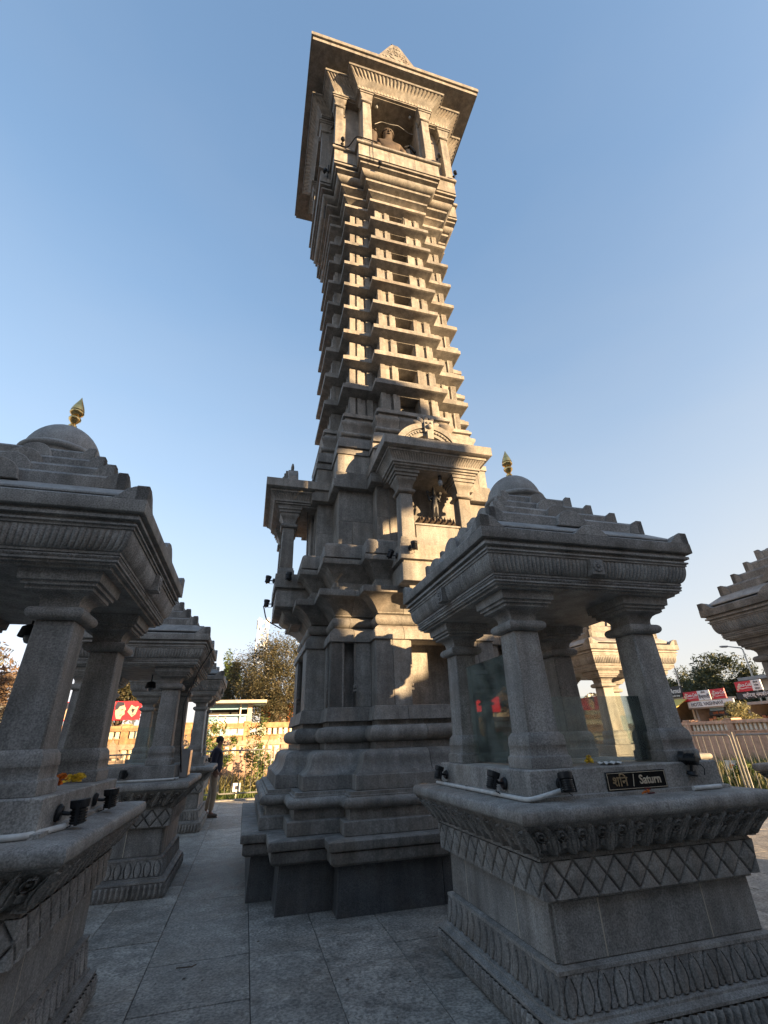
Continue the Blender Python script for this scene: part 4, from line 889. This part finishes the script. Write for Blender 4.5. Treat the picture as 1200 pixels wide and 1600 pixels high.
# ------------------------------------------------------------------ garden and boundary walls
def slot_wall(name, label, L, z0, z1, sz0, sz1, mat, bal, loc, rz, pier=1.95, step=.16, fin=False, both=None):
    """wall along local +x with an open baluster row between sz0 and sz1"""
    t = thing(name, label, 'wall', loc, rz)
    obj('lower_wall', MB().box(0, 0, z0, L, .42, sz0 - .05).box(0, -.03, sz0 - .05, L, .45, sz0), mat, t, bevel=.006)
    obj('coping', MB().box(-.02, -.05, sz1, L + .02, .47, sz1 + .07).box(0, 0, sz1 + .0705, L, .42, z1), mat, t, bevel=.006)
    bmesh_ = mesh('baluster', MB().box(-step * .31, .03, sz0 + .001, step * .31, .40, sz1 - .001), bal, .006)
    n = int(L / pier)
    pm_ = mesh('pier', MB().box(-.14, -.035, z0, .14, .455, z1 + .015).box(-.17, -.055, z1 + .016, .17, .475, z1 + .07), mat, .006)
    for i in range(n + 1):
        link('pier', pm_, t, (i * pier, 0, 0))
        if i < n:
            k = int((pier - .3) / step)
            for j in range(k): link('baluster', bmesh_, t, (i * pier + .15 + (pier - .3) * (j + .5) / k, 0, 0))
            if fin: link('ogee_finial', fin, t, (i * pier + pier / 2, 0, 0))
    return t
og = [(-.42, 0), (-.40, .10), (-.28, .18), (-.20, .30), (-.12, .42), (-.04, .50), (0, .60), (.04, .50), (.12, .42), (.20, .30), (.28, .18), (.40, .10), (.42, 0)]
ogm = mesh('ogee_finial', MB().prism(og, Matrix.Translation((0, -.06, 1.20)), .06).ball((0, -.03, 1.83), .05, 8), 'pinkwall', .004)
slot_wall('garden_wall', 'low pale garden wall with balusters and ogee shapes beyond the left barriers', 19.5, -.40, 1.62, 1.12, 1.45, 'pinkwall', 'whitewash', (-15.6, 20.3, 0), 0, 2.44, .24, ogm)
slot_wall('boundary_wall', 'tall orange sandstone boundary wall with a baluster row behind the left garden', 25, -.60, 2.36, 1.86, 2.14, 'sandstone', 'whitewash', (-17.5, 23.6, 0), 0, 2.5, .24)
slot_wall('boundary_wall', 'orange boundary wall with white balusters in front of the shops at right', 27.5, -.60, 1.74, 1.38, 1.62, 'peach_lit', 'whitewash', (18.2, -6.1 + 27.3, 0), -PI / 2, 1.95, .165)
# foliage
def leaves(mb, c, rad, n, size, rg, clumps=30, flat=.6):
    c = Vector(c); cl = []
    for i in range(clumps):
        while True:
            p = Vector((rg.uniform(-1, 1), rg.uniform(-1, 1), rg.uniform(-1, 1)))
            if .25 < p.length < 1: break
        cl.append((Vector((p.x * rad[0], p.y * rad[1], p.z * rad[2])), rg.uniform(.20, .42)))
    for i in range(n):
        cc, cr = cl[rg.randrange(clumps)]
        d = Vector((rg.gauss(0, 1), rg.gauss(0, 1), rg.gauss(0, .8))); d = d.normalized() * cr * rg.random() ** .45
        p = c + cc + Vector((d.x * rad[0], d.y * rad[1], d.z * rad[2]))
        u = Vector((rg.gauss(0, 1), rg.gauss(0, 1), rg.gauss(0, .7))).normalized(); w = u.orthogonal().normalized(); w.rotate(Matrix.Rotation(rg.random() * 6.28, 3, u)); s_ = size * rg.uniform(.6, 1.3)
        mb.add([p - u * s_, p + w * s_ * flat * .5, p + u * s_, p - w * s_ * flat * .5], [(0, 1, 2, 3)])
    return mb
def tree(name, label, loc, h, rad, n, size, mat, trunk_r, seed, cat='tree', group=None, crown_z=None, limbs=6, extra=None):
    rg = random.Random(seed); t = thing(name, label, cat, loc, 0, group)
    cz = crown_z or h - rad[2]; tm_ = MB(); top = Vector((rg.uniform(-.2, .2), rg.uniform(-.2, .2), cz))
    tm_.tube([(0, 0, 0), (trunk_r * .4, 0, cz * .3), (top.x * .6, top.y * .6, cz * .65), top], [trunk_r, trunk_r * .8, trunk_r * .62, trunk_r * .35], 8)
    for i in range(limbs):
        a = 6.28 * i / limbs + rg.random(); b = Vector((top.x * .5, top.y * .5, cz * rg.uniform(.45, .8))); e = Vector((math.cos(a) * rad[0] * .7, math.sin(a) * rad[1] * .7, cz + rad[2] * rg.uniform(-.2, .6)))
        mid = b.lerp(e, .5) + Vector((0, 0, rad[2] * .12)); tm_.tube([b, mid, e], [trunk_r * .45, trunk_r * .28, trunk_r * .08], 6)
    obj('trunk', tm_, 'bark', t)
    cm_ = leaves(MB(), (0, 0, cz), rad, n, size, rg, max(14, n // 160))
    obj('crown', cm_, mat, t, smooth=0)
    if extra: obj('blossom', leaves(MB(), (0, 0, cz), (rad[0] * 1.03, rad[1] * 1.03, rad[2] * 1.03), extra, size * .9, rg, 18), 'petal', t, smooth=0)
    return t
tree('broad_tree', 'large olive brown tree behind the orange wall, left of the tower', (1.55, 28.3, -.6), 7.8, (2.1, 1.9, 2.45), 30000, .075, 'leaf_olive', .24, 1, crown_z=5.25)
tree('broad_tree', 'smaller olive tree at the left of the large tree behind the orange wall', (-.6, 33, -.6), 7.0, (1.6, 1.5, 2.2), 15000, .08, 'leaf_olive', .22, 2, crown_z=5.1)
tree('conifer', 'greener upright tree rising behind the third left pavilion', (-1.9, 36, -.6), 8.0, (1.1, 1.1, 2.8), 4500, .14, 'leaf_green', .2, 3, crown_z=5.2)
tree('broad_tree', 'reddish brown tree at the far left seen under the near left pavilion', (-12.6, 26, -.6), 6.5, (2.6, 2.2, 2.2), 12000, .12, 'leaf_red', .22, 4, crown_z=4.6)
tree('broad_tree', 'olive tree above the red billboard seen between the left columns', (-6.6, 29, -.6), 6.6, (1.9, 1.6, 1.9), 5000, .13, 'leaf_olive', .2, 5, crown_z=4.7)
tree('broad_tree', 'bright olive tree far left behind the reddish one', (-17, 32, -.6), 7.5, (3.2, 2.4, 2.4), 5000, .16, 'leaf_pale', .25, 6, crown_z=5.2)
tree('oleander_bush', 'tall white flowering oleander right behind the man', (-1.05, 18.6, -.35), 2.6, (.72, .62, .95), 1700, .075, 'leaf_green', .05, 7, 'bush', crown_z=1.65, extra=330)
tree('oleander_bush', 'tall loose flowering oleander in the middle of the aisle end gap', (.62, 18.7, -.35), 2.8, (.55, .5, 1.05), 1300, .075, 'leaf_green', .05, 8, 'bush', crown_z=1.75, extra=170)
tree('oleander_bush', 'green bush beyond the terrace seen between the near left columns', (-5.6, 18.8, -.35), 2.6, (.7, .6, 1.1), 1500, .08, 'leaf_green', .05, 9, 'bush', crown_z=1.4)
tree('dry_bush', 'dry brown bush at the foot of the garden wall beyond the left barrier', (.05, 19.0, -.35), 1.2, (.6, .4, .45), 900, .07, 'leaf_pale', .03, 10, 'bush', crown_z=.45)
for i, (x, y, h, r, lab) in enumerate(((36, 33.5, 6.2, 2.0, 'dark green tree at the left of the row behind the shops'), (34, 28.2, 6.9, 2.3, 'tallest dark tree of the row behind the shops'), (36, 25.6, 5.6, 2.1, 'rounded dark tree right of the tallest one behind the shops'), (36, 30.8, 5.8, 2.1, 'low dark tree between its taller neighbours behind the shops'), (33, 24.0, 5.0, 1.7, 'low dark tree in front of the grey building at right'), (37, 36.5, 6.0, 2.2, 'dark tree behind the sunlit pavilion at right'))):
    tree('street_tree', lab, (x, y, -.6), h, (r, r, r * .95), 9000, .14, 'leaf_dark', .18, 20 + i, group='trees behind the shops', crown_z=h - r * .85)
tree('street_tree', 'small dusty tree in front of the red shop signs', (19.6, 16.2, -.6), 3.2, (.85, 1.0, .75), 2600, .075, 'leaf_pale', .06, 30, crown_z=2.35)
tree('dry_bush', 'thin dry bush at the wall left of the dusty street tree', (19.2, 18.6, -.6), 2.3, (.4, .6, .4), 700, .07, 'leaf_olive', .03, 31, 'bush', crown_z=1.75)
# palm far left
pt = thing('palm_tree', 'pale date palm whose fronds show at the left edge under the near left roof', 'tree', (-13.4, 28, -.6))
obj('trunk', MB().tube([(0, 0, 0), (.1, 0, 3), (.05, 0, 6.4)], [.22, .17, .14], 10), 'bark', pt)
pr_ = random.Random(4)
for i in range(16):
    a = 6.28 * i / 16; el = pr_.uniform(.1, 1.2); L = pr_.uniform(1.5, 2.1); m_ = MB(); pts = []
    for k in range(8):
        s_ = k / 7; pts.append(Vector((math.cos(a) * L * s_ * math.cos(el * (1 - s_ * .8)), math.sin(a) * L * s_ * math.cos(el * (1 - s_ * .8)), 6.4 + L * (math.sin(el) * s_ - .55 * s_ * s_))))
    m_.tube(pts, [.03, .028, .025, .02, .016, .012, .009, .005], 5); sd_ = Vector((-math.sin(a), math.cos(a), 0))
    for k in range(1, 8):
        for f in (0, .5):
            p = pts[k] if f == 0 else pts[k].lerp(pts[k - 1], .5)
            for s2 in (-1, 1): m_.add([p, p + sd_ * s2 * .45 + Vector((0, 0, -.14)) + (pts[k] - pts[k - 1]) * .9, p + (pts[k] - pts[k - 1]) * .25], [(0, 1, 2)])
    obj('frond', m_, 'leaf_pale', pt, smooth=0)
# grass and low plants
def grass(label, x0, y0, x1, y1, n, h, mat, seed, z=-.35):
    rg = random.Random(seed); m_ = MB()
    for i in range(n):
        x, y = rg.uniform(x0, x1), rg.uniform(y0, y1); a = rg.random() * 6.28; hh = h * rg.uniform(.4, 1.3); w = .012 + hh * .035; lx, ly = rg.gauss(0, .35) * hh, rg.gauss(0, .35) * hh
        m_.add([(x - w * math.cos(a), y - w * math.sin(a), z), (x + w * math.cos(a), y + w * math.sin(a), z), (x + lx, y + ly, z + hh)], [(0, 1, 2)])
    return obj('grass', m_, mat, smooth=0, kind='stuff', label=label, cat='grass')
grass('green grass and weeds beyond the left barriers', -3.5, 17.6, 3.2, 20.2, 9000, .42, 'leaf_green', 41)
grass('dry pale stems along the garden wall beyond the left barriers', -3.5, 19.3, 3.2, 20.2, 2500, .8, 'leaf_pale', 44)
grass('green weeds and shrubs beyond the right terrace edge', 11.6, 6.0, 17.9, 16.0, 22000, .60, 'leaf_green', 42, -.36)
grass('pale dry weeds among the green ones beyond the right terrace edge', 11.6, 6.0, 17.9, 16.0, 7000, .85, 'leaf_pale', 43, -.36)
for i, (x, y, z, r) in enumerate(((12.3, 10.6, .25, .5), (12.5, 9.6, .2, .45), (14.0, 12.0, .1, .6), (15.6, 11.2, .25, .7), (13.4, 9.0, .0, .5), (16.8, 13.0, .35, .7))):
    tree('garden_shrub', 'leafy green shrub ' + ('against the right barrier by the Saturn pavilion', 'behind the bars of the right barrier, nearest the frame edge', 'in the middle of the right garden', 'by the boundary wall in the right garden', 'low beside the white block in the right garden', 'at the far end of the right garden')[i], (x, y, -.36), .9, (r, r, .42), 1100, .075, 'leaf_green', .03, 50 + i, 'bush', 'shrubs in the right garden', crown_z=.45 + z * .5)
wb = thing('planter_block', 'cream topped white masonry block in the right garden behind the barrier', 'planter', (14.0, 11.4, -.36))
obj('block', MB().box(-.45, -.5, 0, .45, .5, .52), 'whitewash', wb, bevel=.02); obj('cap', MB().box(-.5, -.55, .521, .5, .55, .60), 'wall_cream', wb, bevel=.01)
for loc, rz, lab in (((13.2, 11.5, -.36), R(-50), 'small white notice with an orange mark among the weeds at right'), ((-.15, 17.6, -.35), 0, 'small white notice in the grass behind the left barrier')):
    nb = thing('garden_notice', lab, 'sign', loc, rz)
    obj('stake', MB().box(-.015, 0, 0, .015, .02, 1.0 if rz else .62), 'whitewash', nb); obj('board', MB().box(-.13, -.012, .78 if rz else .50, .13, -.001, 1.02 if rz else .74), 'white_sign', nb)
    obj('mark', MB().box(-.05, -.0145, (.82 if rz else .56), .05, -.0122, (.92 if rz else .66)), 'orange' if rz else 'ink', nb, smooth=0)

# ------------------------------------------------------------------ street beyond the right wall
LX = Matrix.Rotation(-PI / 2, 4, 'Z')               # sign text that faces -X
def sgn(parent, name, y0, y1, z0, z1, mat, x=0.0, t=.06): return obj(name, MB().box(x - t, y0, z0, x, y1, z1), mat, parent, bevel=.004)
def stext(parent, body, y, z, size, mat, x, bold=0.0, shear=0.0, sx=1.0): return text('lettering', body, size, mat, parent, Matrix.Translation((x, y, z)) @ LX @ FR, .004, bold, shear, sx)
def shop(label, y0, y1, H, wallmat, depth=3.0):
    t = thing('roadside_shop', label, 'shop', (23.0, 0, 0))
    obj('wall', MB().box(.1, y0, -.6, .1 + depth, y0 + .12, H).box(.1, y1 - .12, -.6, .1 + depth, y1, H).box(depth, y0 + .121, -.6, depth + .1, y1 - .121, H), wallmat, t)
    obj('roof', MB().box(-.25, y0 - .05, H + .001, depth + .3, y1 + .05, H + .12), wallmat, t)
    obj('back_room', MB().box(depth - .9, y0 + .13, -.6, depth - .8, y1 - .13, H - .01), 'dark_room', t)
    c_ = obj('counter', MB().box(.15, y0 + .2, -.6, .6, y1 - .2, .35), wallmat, t)
    rg = random.Random(int(y0 * 10)); gd = MB()
    for k in range(90):
        y = rg.uniform(y0 + .2, y1 - .2); z = rg.choice((.36, .9, 1.3, 1.7)); s_ = rg.uniform(.08, .2); gd.box(.25 + rg.random() * .5, y, z, .4 + rg.random() * .5, y + s_, z + s_ * rg.uniform(.8, 1.8))
    obj('goods', gd, 'goods', t, smooth=0, kind='stuff')
    return t
s1 = shop('milk shop with a black sign and yellow awning at the left of the shop row', 21.3, 23.4, 2.9, 'wall_cream')
b = sgn(s1, 'signboard', 21.22, 22.15, 3.03, 3.60, 'black_sign', -.3); stext(b, 'Amul', 21.68, 3.36, .34, 'white_sign', -.368, .015, .1); stext(b, 'milk shop', 21.68, 3.12, .12, 'white_sign', -.368, .01)
obj('awning', MB().add([(-.3, 21.1, 2.95), (-.3, 23.2, 2.95), (-1.25, 23.2, 2.50), (-1.25, 21.1, 2.50), (-.3, 21.1, 2.92), (-.3, 23.2, 2.92), (-1.25, 23.2, 2.46), (-1.25, 21.1, 2.46)], [(0, 1, 2, 3), (7, 6, 5, 4), (0, 3, 7, 4), (1, 5, 6, 2), (3, 2, 6, 7), (0, 4, 5, 1)]), 'awning', s1, smooth=0)
s2 = shop('hotel front with red and white signboards over a white fascia in the shop row', 18.4, 21.2, 2.4, 'wall_grey')
def script(b, y, z, s=.27):
    stext(b, 'Coca-Cola', y, z, s, 'white_sign', -.368, .012, .35, .72)
    obj('ribbon', MB().tube([(-.366, y + .36, z - .12), (-.366, y + .15, z - .16), (-.366, y - .1, z - .13), (-.366, y - .36, z - .15)], [.004, .014, .014, .004], 6), 'white_sign', b)
for y0, y1 in ((20.38, 21.30), (18.80, 19.62)):
    b = sgn(s2, 'signboard', y0, y1, 2.78, 3.24, 'red_sign', -.3); script(b, (y0 + y1) / 2 - .10, 3.06, .22)
    pp_ = MB()
    for k in range(4): pp_.ball((-.362, y1 - .10 - .04 * k, 2.88 + .09 * (k % 2) + .05 * k), .06, 8, (.08, 1, 1))
    obj('print', pp_, 'skinprint', b)
b = sgn(s2, 'signboard', 19.66, 20.36, 2.78, 3.24, 'white_sign', -.3); stext(b, 'वैष्णवी', 20.01, 2.93, .24, 'ink', -.368, .01); stext(b, 'होटल', 20.01, 3.15, .12, 'ink', -.368, .01)
b = sgn(s2, 'fascia', 18.5, 21.15, 2.46, 2.74, 'white_sign', -.28); stext(b, 'HOTEL VAISHNAVI', 20.0, 2.60, .24, 'ink', -.348, .008, 0, .92)
b = sgn(s2, 'signboard', 19.3, 20.4, 2.05, 2.25, 'black_sign', .12); stext(b, 'उडपी भवन', 19.85, 2.15, .16, 'orange', .052, .01)
b = sgn(s2, 'signboard', 19.5, 20.3, 2.27, 2.42, 'blue', .12)
s3 = shop('dark fronted shop with a white lettered black fascia at the right of the row', 14.6, 18.3, 2.4, 'wall_grey')
b = sgn(s3, 'signboard', 17.36, 18.15, 2.98, 3.43, 'red_sign', -.3); script(b, 17.68, 3.26, .21)
pp_ = MB()
for k in range(4): pp_.ball((-.362, 18.06 - .05 * k, 3.08 + .08 * (k % 2) + .04 * k), .06, 8, (.08, 1, 1))
obj('print', pp_, 'skinprint', b)
b = sgn(s3, 'signboard', 16.88, 17.34, 2.98, 3.43, 'white_sign', -.3)
for k, wd in enumerate(('होटल', 'गणेश', 'भोजन')): stext(b, wd, 17.11, 3.34 - k * .14, .11, 'ink', -.368, .01)
b = sgn(s3, 'fascia', 14.7, 18.25, 2.66, 2.94, 'black_sign', -.28); stext(b, 'स्वीटस् नमकीन', 17.3, 2.80, .22, 'white_sign', -.348, .012)
b = thing('concrete_building', 'plain grey concrete building with a projecting ledge behind the shops at right', 'building', (30, 0, 0))
obj('wall', MB().box(0, 12, -.6, 7, 22.4, 4.02), 'wall_cream', b); obj('ledge', MB().box(-.8, 11.4, 4.021, 7.5, 23.1, 4.20), 'wall_grey', b, bevel=.01); obj('upper_wall', MB().box(.0, 12, 4.201, 7, 21.7, 7.4), 'wall_grey', b)
for k in range(4):
    wd = obj('window', MB().box(-.03, 13 + k * 2.3, 1.4, .02, 14.2 + k * 2.3, 2.7), 'wall_grey', b); obj('pane', MB().box(-.04, 13.1 + k * 2.3, 1.5, -.031, 14.1 + k * 2.3, 2.6), 'black_gloss', wd)
def lamp_post(loc, h, rz, label):
    t = thing('street_lamp', label, 'street lamp', loc, rz, 'street lamps by the shops')
    obj('pole', MB().tube([(0, 0, 0), (0, 0, h * .6), (0, 0, h - .1), (.1, 0, h), (1.1, 0, h + .12)], [.07, .055, .045, .04, .03], 8), 'steel', t)
    obj('lamp_head', MB().box(1.0, -.09, h + .07, 1.5, .09, h + .15).box(1.05, -.07, h + .04, 1.45, .07, h + .0695), 'lens', t, bevel=.01)
lamp_post((26.5, 24.9, -.6), 6.1, R(160), 'thin street lamp rising left of the shop signs')
lamp_post((30.8, 23.3, -.6), 6.7, R(170), 'street lamp with a bent arm beside the grey building at right')

# ------------------------------------------------------------------ street beyond the left wall
hut = thing('tea_stall', 'small blue and white stall with a flat pale roof behind the orange wall', 'stall', (-.85, 26.0, -.6))
obj('wall', MB().box(-1.2, 0, 0, 1.0, .08, 3.38).box(.92, .081, 0, 1.0, 2.0, 3.9).box(-1.2, .081, 0, -1.12, 2.0, 3.9).box(-1.119, 1.9, 0, .919, 2.0, 3.9).box(-1.119, 0, 3.68, .919, .08, 3.9), 'blue', hut)
obj('post', MB().box(.80, -.03, 0, 1.02, -.001, 3.9), 'wall_cream', hut); obj('shelf', MB().box(-1.2, -.20, 3.381, .79, .08, 3.43), 'white_sign', hut)
obj('menu_panel', MB().box(-.6, -.02, 2.98, .70, -.001, 3.26), 'white_sign', hut)
obj('roof', MB().box(-1.6, -.8, 3.92, 1.7, 2.3, 4.06), 'wall_cream', hut, bevel=.01); obj('hatch', MB().box(-1.1, .5, 3.431, .9, .55, 3.9), 'dark_room', hut); obj('drain_pipe', MB().tube([(.45, -.06, 3.9), (.45, -.06, 2.6)], .04, 8), 'whitewash', hut)
osp = thing('orange_stall', 'orange painted stall glowing under the large tree behind the wall', 'stall', (2.1, 30, -.6))
obj('wall', MB().box(-1.4, 0, 0, -.25, .1, 4.3).box(.15, 0, 0, 1.3, .1, 4.2), 'orange', osp); obj('post', MB().box(-.2, -.05, 0, .05, .15, 4.5), 'wall_cream', osp); obj('back', MB().box(-1.4, .9, 0, 1.3, 1.0, 4.2), 'dark_room', osp); obj('roof', MB().box(-1.6, -.2, 4.52, 1.5, 1.2, 4.62), 'wall_cream', osp)
bb = thing('billboard', 'long red billboard with printed faces above the orange wall at left', 'billboard', (-7.3, 25.2, 0))
obj('board', MB().box(-2.6, 0, 2.66, 2.45, .06, 3.46), 'red_sign', bb); obj('white_panel', MB().box(1.05, -.006, 2.68, 1.32, -.001, 3.44), 'white_sign', bb)
for x in (-2.3, 0, 2.2): obj('post', MB().box(x - .05, .065, -.6, x + .05, .15, 3.3), 'steel', bb)
text('lettering', 'का\nला', .26, 'ink', bb, tm(1.18, -.009, 3.1), .002, .01)
for x in (-1.7, -.5, 1.60, 2.10):
    if x in (-.5, 1.60):
        sh, hr = [(-.12, -.34), (.06, -.36), (.10, -.22), (.20, -.16), (.17, -.02), (.22, .06), (.14, .20), (.10, .34), (-.16, .36), (-.22, .10), (-.20, -.12)], [(-.22, .02), (-.12, .06), (-.06, .18), (.12, .22), (.10, .36), (-.20, .38), (-.26, .18)]
    else:
        sh, hr = [(-.20, -.06), (-.08, .24), (.10, .14), (.24, .18), (.16, -.16), (.02, -.28)], [(-.06, .02), (.0, .10), (.08, .0), (.04, -.14)]
    f_ = obj('printed_face', MB().prism(sh, Matrix.Translation((x, -.006, 3.06)), .0055), 'skinprint', bb, smooth=0)
    obj('print_line', MB().prism(hr, Matrix.Translation((x, -.009, 3.06)), .0028).prism([(.02, .0), (.12, .03), (.12, .06), (.02, .05)], Matrix.Translation((x, -.009, 3.06)), .0028).prism([(.0, -.22), (.10, -.19), (.08, -.16), (.0, -.18)], Matrix.Translation((x, -.009, 3.06)), .0028), 'ink', f_, smooth=0)
far = thing('cream_building', 'pale low building glimpsed at the far left beneath the near left roof', 'building', (-22, 30, -.6))
obj('wall', MB().box(-4, 0, 0, 8.5, 6, 4.2), 'wall_cream', far); obj('roof', MB().box(-4.4, -.4, 4.201, 8.9, 6.4, 4.4), 'wall_grey', far)
for k in range(5):
    w_ = obj('window', MB().box(-3 + k * 2.2, -.04, 1.3, -1.8 + k * 2.2, .02, 2.8), 'wall_grey', far); obj('pane', MB().box(-2.9 + k * 2.2, -.05, 1.4, -1.9 + k * 2.2, -.041, 2.7), 'black_gloss', w_)
# telecom mast far behind
ms = thing('telecom_mast', 'lattice telecom mast with white antennas rising behind the large tree', 'mast', (1.25, 92, -.6))
lat = MB(); Hm = 24.0
def wd_(z): return .85 + (1 - z / Hm) * .9
for sx, sy in ((-1, -1), (1, -1), (1, 1), (-1, 1)): lat.tube([(sx * wd_(0), sy * wd_(0), 0), (sx * wd_(Hm), sy * wd_(Hm), Hm)], .09, 5)
z = 0
while z < Hm - .1:
    a, c_ = wd_(z), wd_(z + 1.5)
    for k in range(4):
        Mx = Matrix.Rotation(k * PI / 2, 3, 'Z'); lat.tube([Mx @ Vector((-a, -a, z)), Mx @ Vector((c_, -c_, z + 1.5))], .05, 4); lat.tube([Mx @ Vector((a, -a, z)), Mx @ Vector((-c_, -c_, z + 1.5))], .05, 4)
    z += 1.5
obj('lattice', lat, 'white_sign', ms)
for k in range(6):
    a = k * PI / 3; obj('antenna', MB().box(-.16, -.1, -.9, .16, .1, .9).xf(Matrix.Translation((1.1 * math.cos(a), 1.1 * math.sin(a), Hm - 1.1)) @ Matrix.Rotation(a + PI / 2, 4, 'Z')), 'white_sign', ms)
for z, a in ((Hm - 3.6, -1.9), (Hm - 5.0, -1.0), (Hm - 4.2, -2.6)):
    obj('dish', MB().lathe([(.05, 0), (.35, .04), (.5, .14), (.48, .16), (.05, .06)], n=16).xf(Matrix.Translation((1.05 * math.cos(a), 1.05 * math.sin(a), z)) @ Matrix.Rotation(a, 4, 'Z') @ Matrix.Rotation(PI / 2, 4, 'Y')), 'white_sign', ms)

# ------------------------------------------------------------------ unseen temple, kiosk and hall added behind the viewer to cast shade and block sky
tp = thing('shade_temple', 'unseen stone temple behind the viewer, eaves and pyramid roof shaped to shade the tower', 'temple', (11.2, -16.8, -.6))  # eaves and the gap between them shaped for the shade edge on the tower
obj('wall', ring(MB(), sq(1e-4), [(6.0, 0), (6.0, 1.2), (5.6, 1.4), (5.45, 1.6), (5.42, 9.0)]), 'granite_tower', tp)
obj('eave', ring(MB(), sq(1e-4), [(5.5, 9.001), (5.85, 9.25), (5.85, 9.98), (5.39, 10.05), (5.39, 10.85)]), 'granite_tower', tp)
obj('roof', ring(MB(), sq(1e-4), [(5.5, 10.851), (6.30, 10.9), (6.31, 11.65), (5.62, 12.5), (5.1, 12.9), (5.05, 14.0), (4.2, 14.5), (4.15, 16.0), (3.3, 16.5), (3.2, 18.2), (2.2, 18.8), (2.1, 20.2), (1.0, 21), (.3, 22.5)]), 'granite_tower', tp)
kh = thing('shade_kiosk', 'unseen low domed stone block added behind the viewer to shade the lower tower', 'building', (15.0, -6.9, -.6))  # added blocker, keeps low sun off the foot of the tower
obj('wall', ring(MB(), sq(1e-4), [(1.05, 0), (1.05, 5.25), (1.25, 5.45), (1.27, 5.8), (.9, 5.9), (.9, 6.05)]), 'granite_tower', kh)
obj('dome', MB().lathe([(.75, 6.051)] + [(.75 * math.cos(R(a)), 6.06 + .5 * math.sin(R(a))) for a in range(0, 91, 15)], n=24), 'granite_tower', kh)
hl = thing('sky_block_hall', 'unseen pillared stone block added behind the viewer to cut skylight on the fronts', 'hall', (-6.5, -12.5, -.6))  # added blocker, darkens the front faces by hiding sky behind the viewer
obj('wall', MB().box(-9, -4, 0, 9, 3.0, 8.0), 'granite_tower', hl); obj('roof', MB().box(-9.8, -4.8, 8.001, 9.8, 4.2, 8.7).box(-8, -3.4, 8.701, 8, 2.6, 10.5), 'granite_tower', hl)
for k in range(7): obj('pillar', MB().box(-9 + k * 2.9, 3.3, 0, -8.4 + k * 2.9, 3.9, 8.0), 'granite_tower', hl)
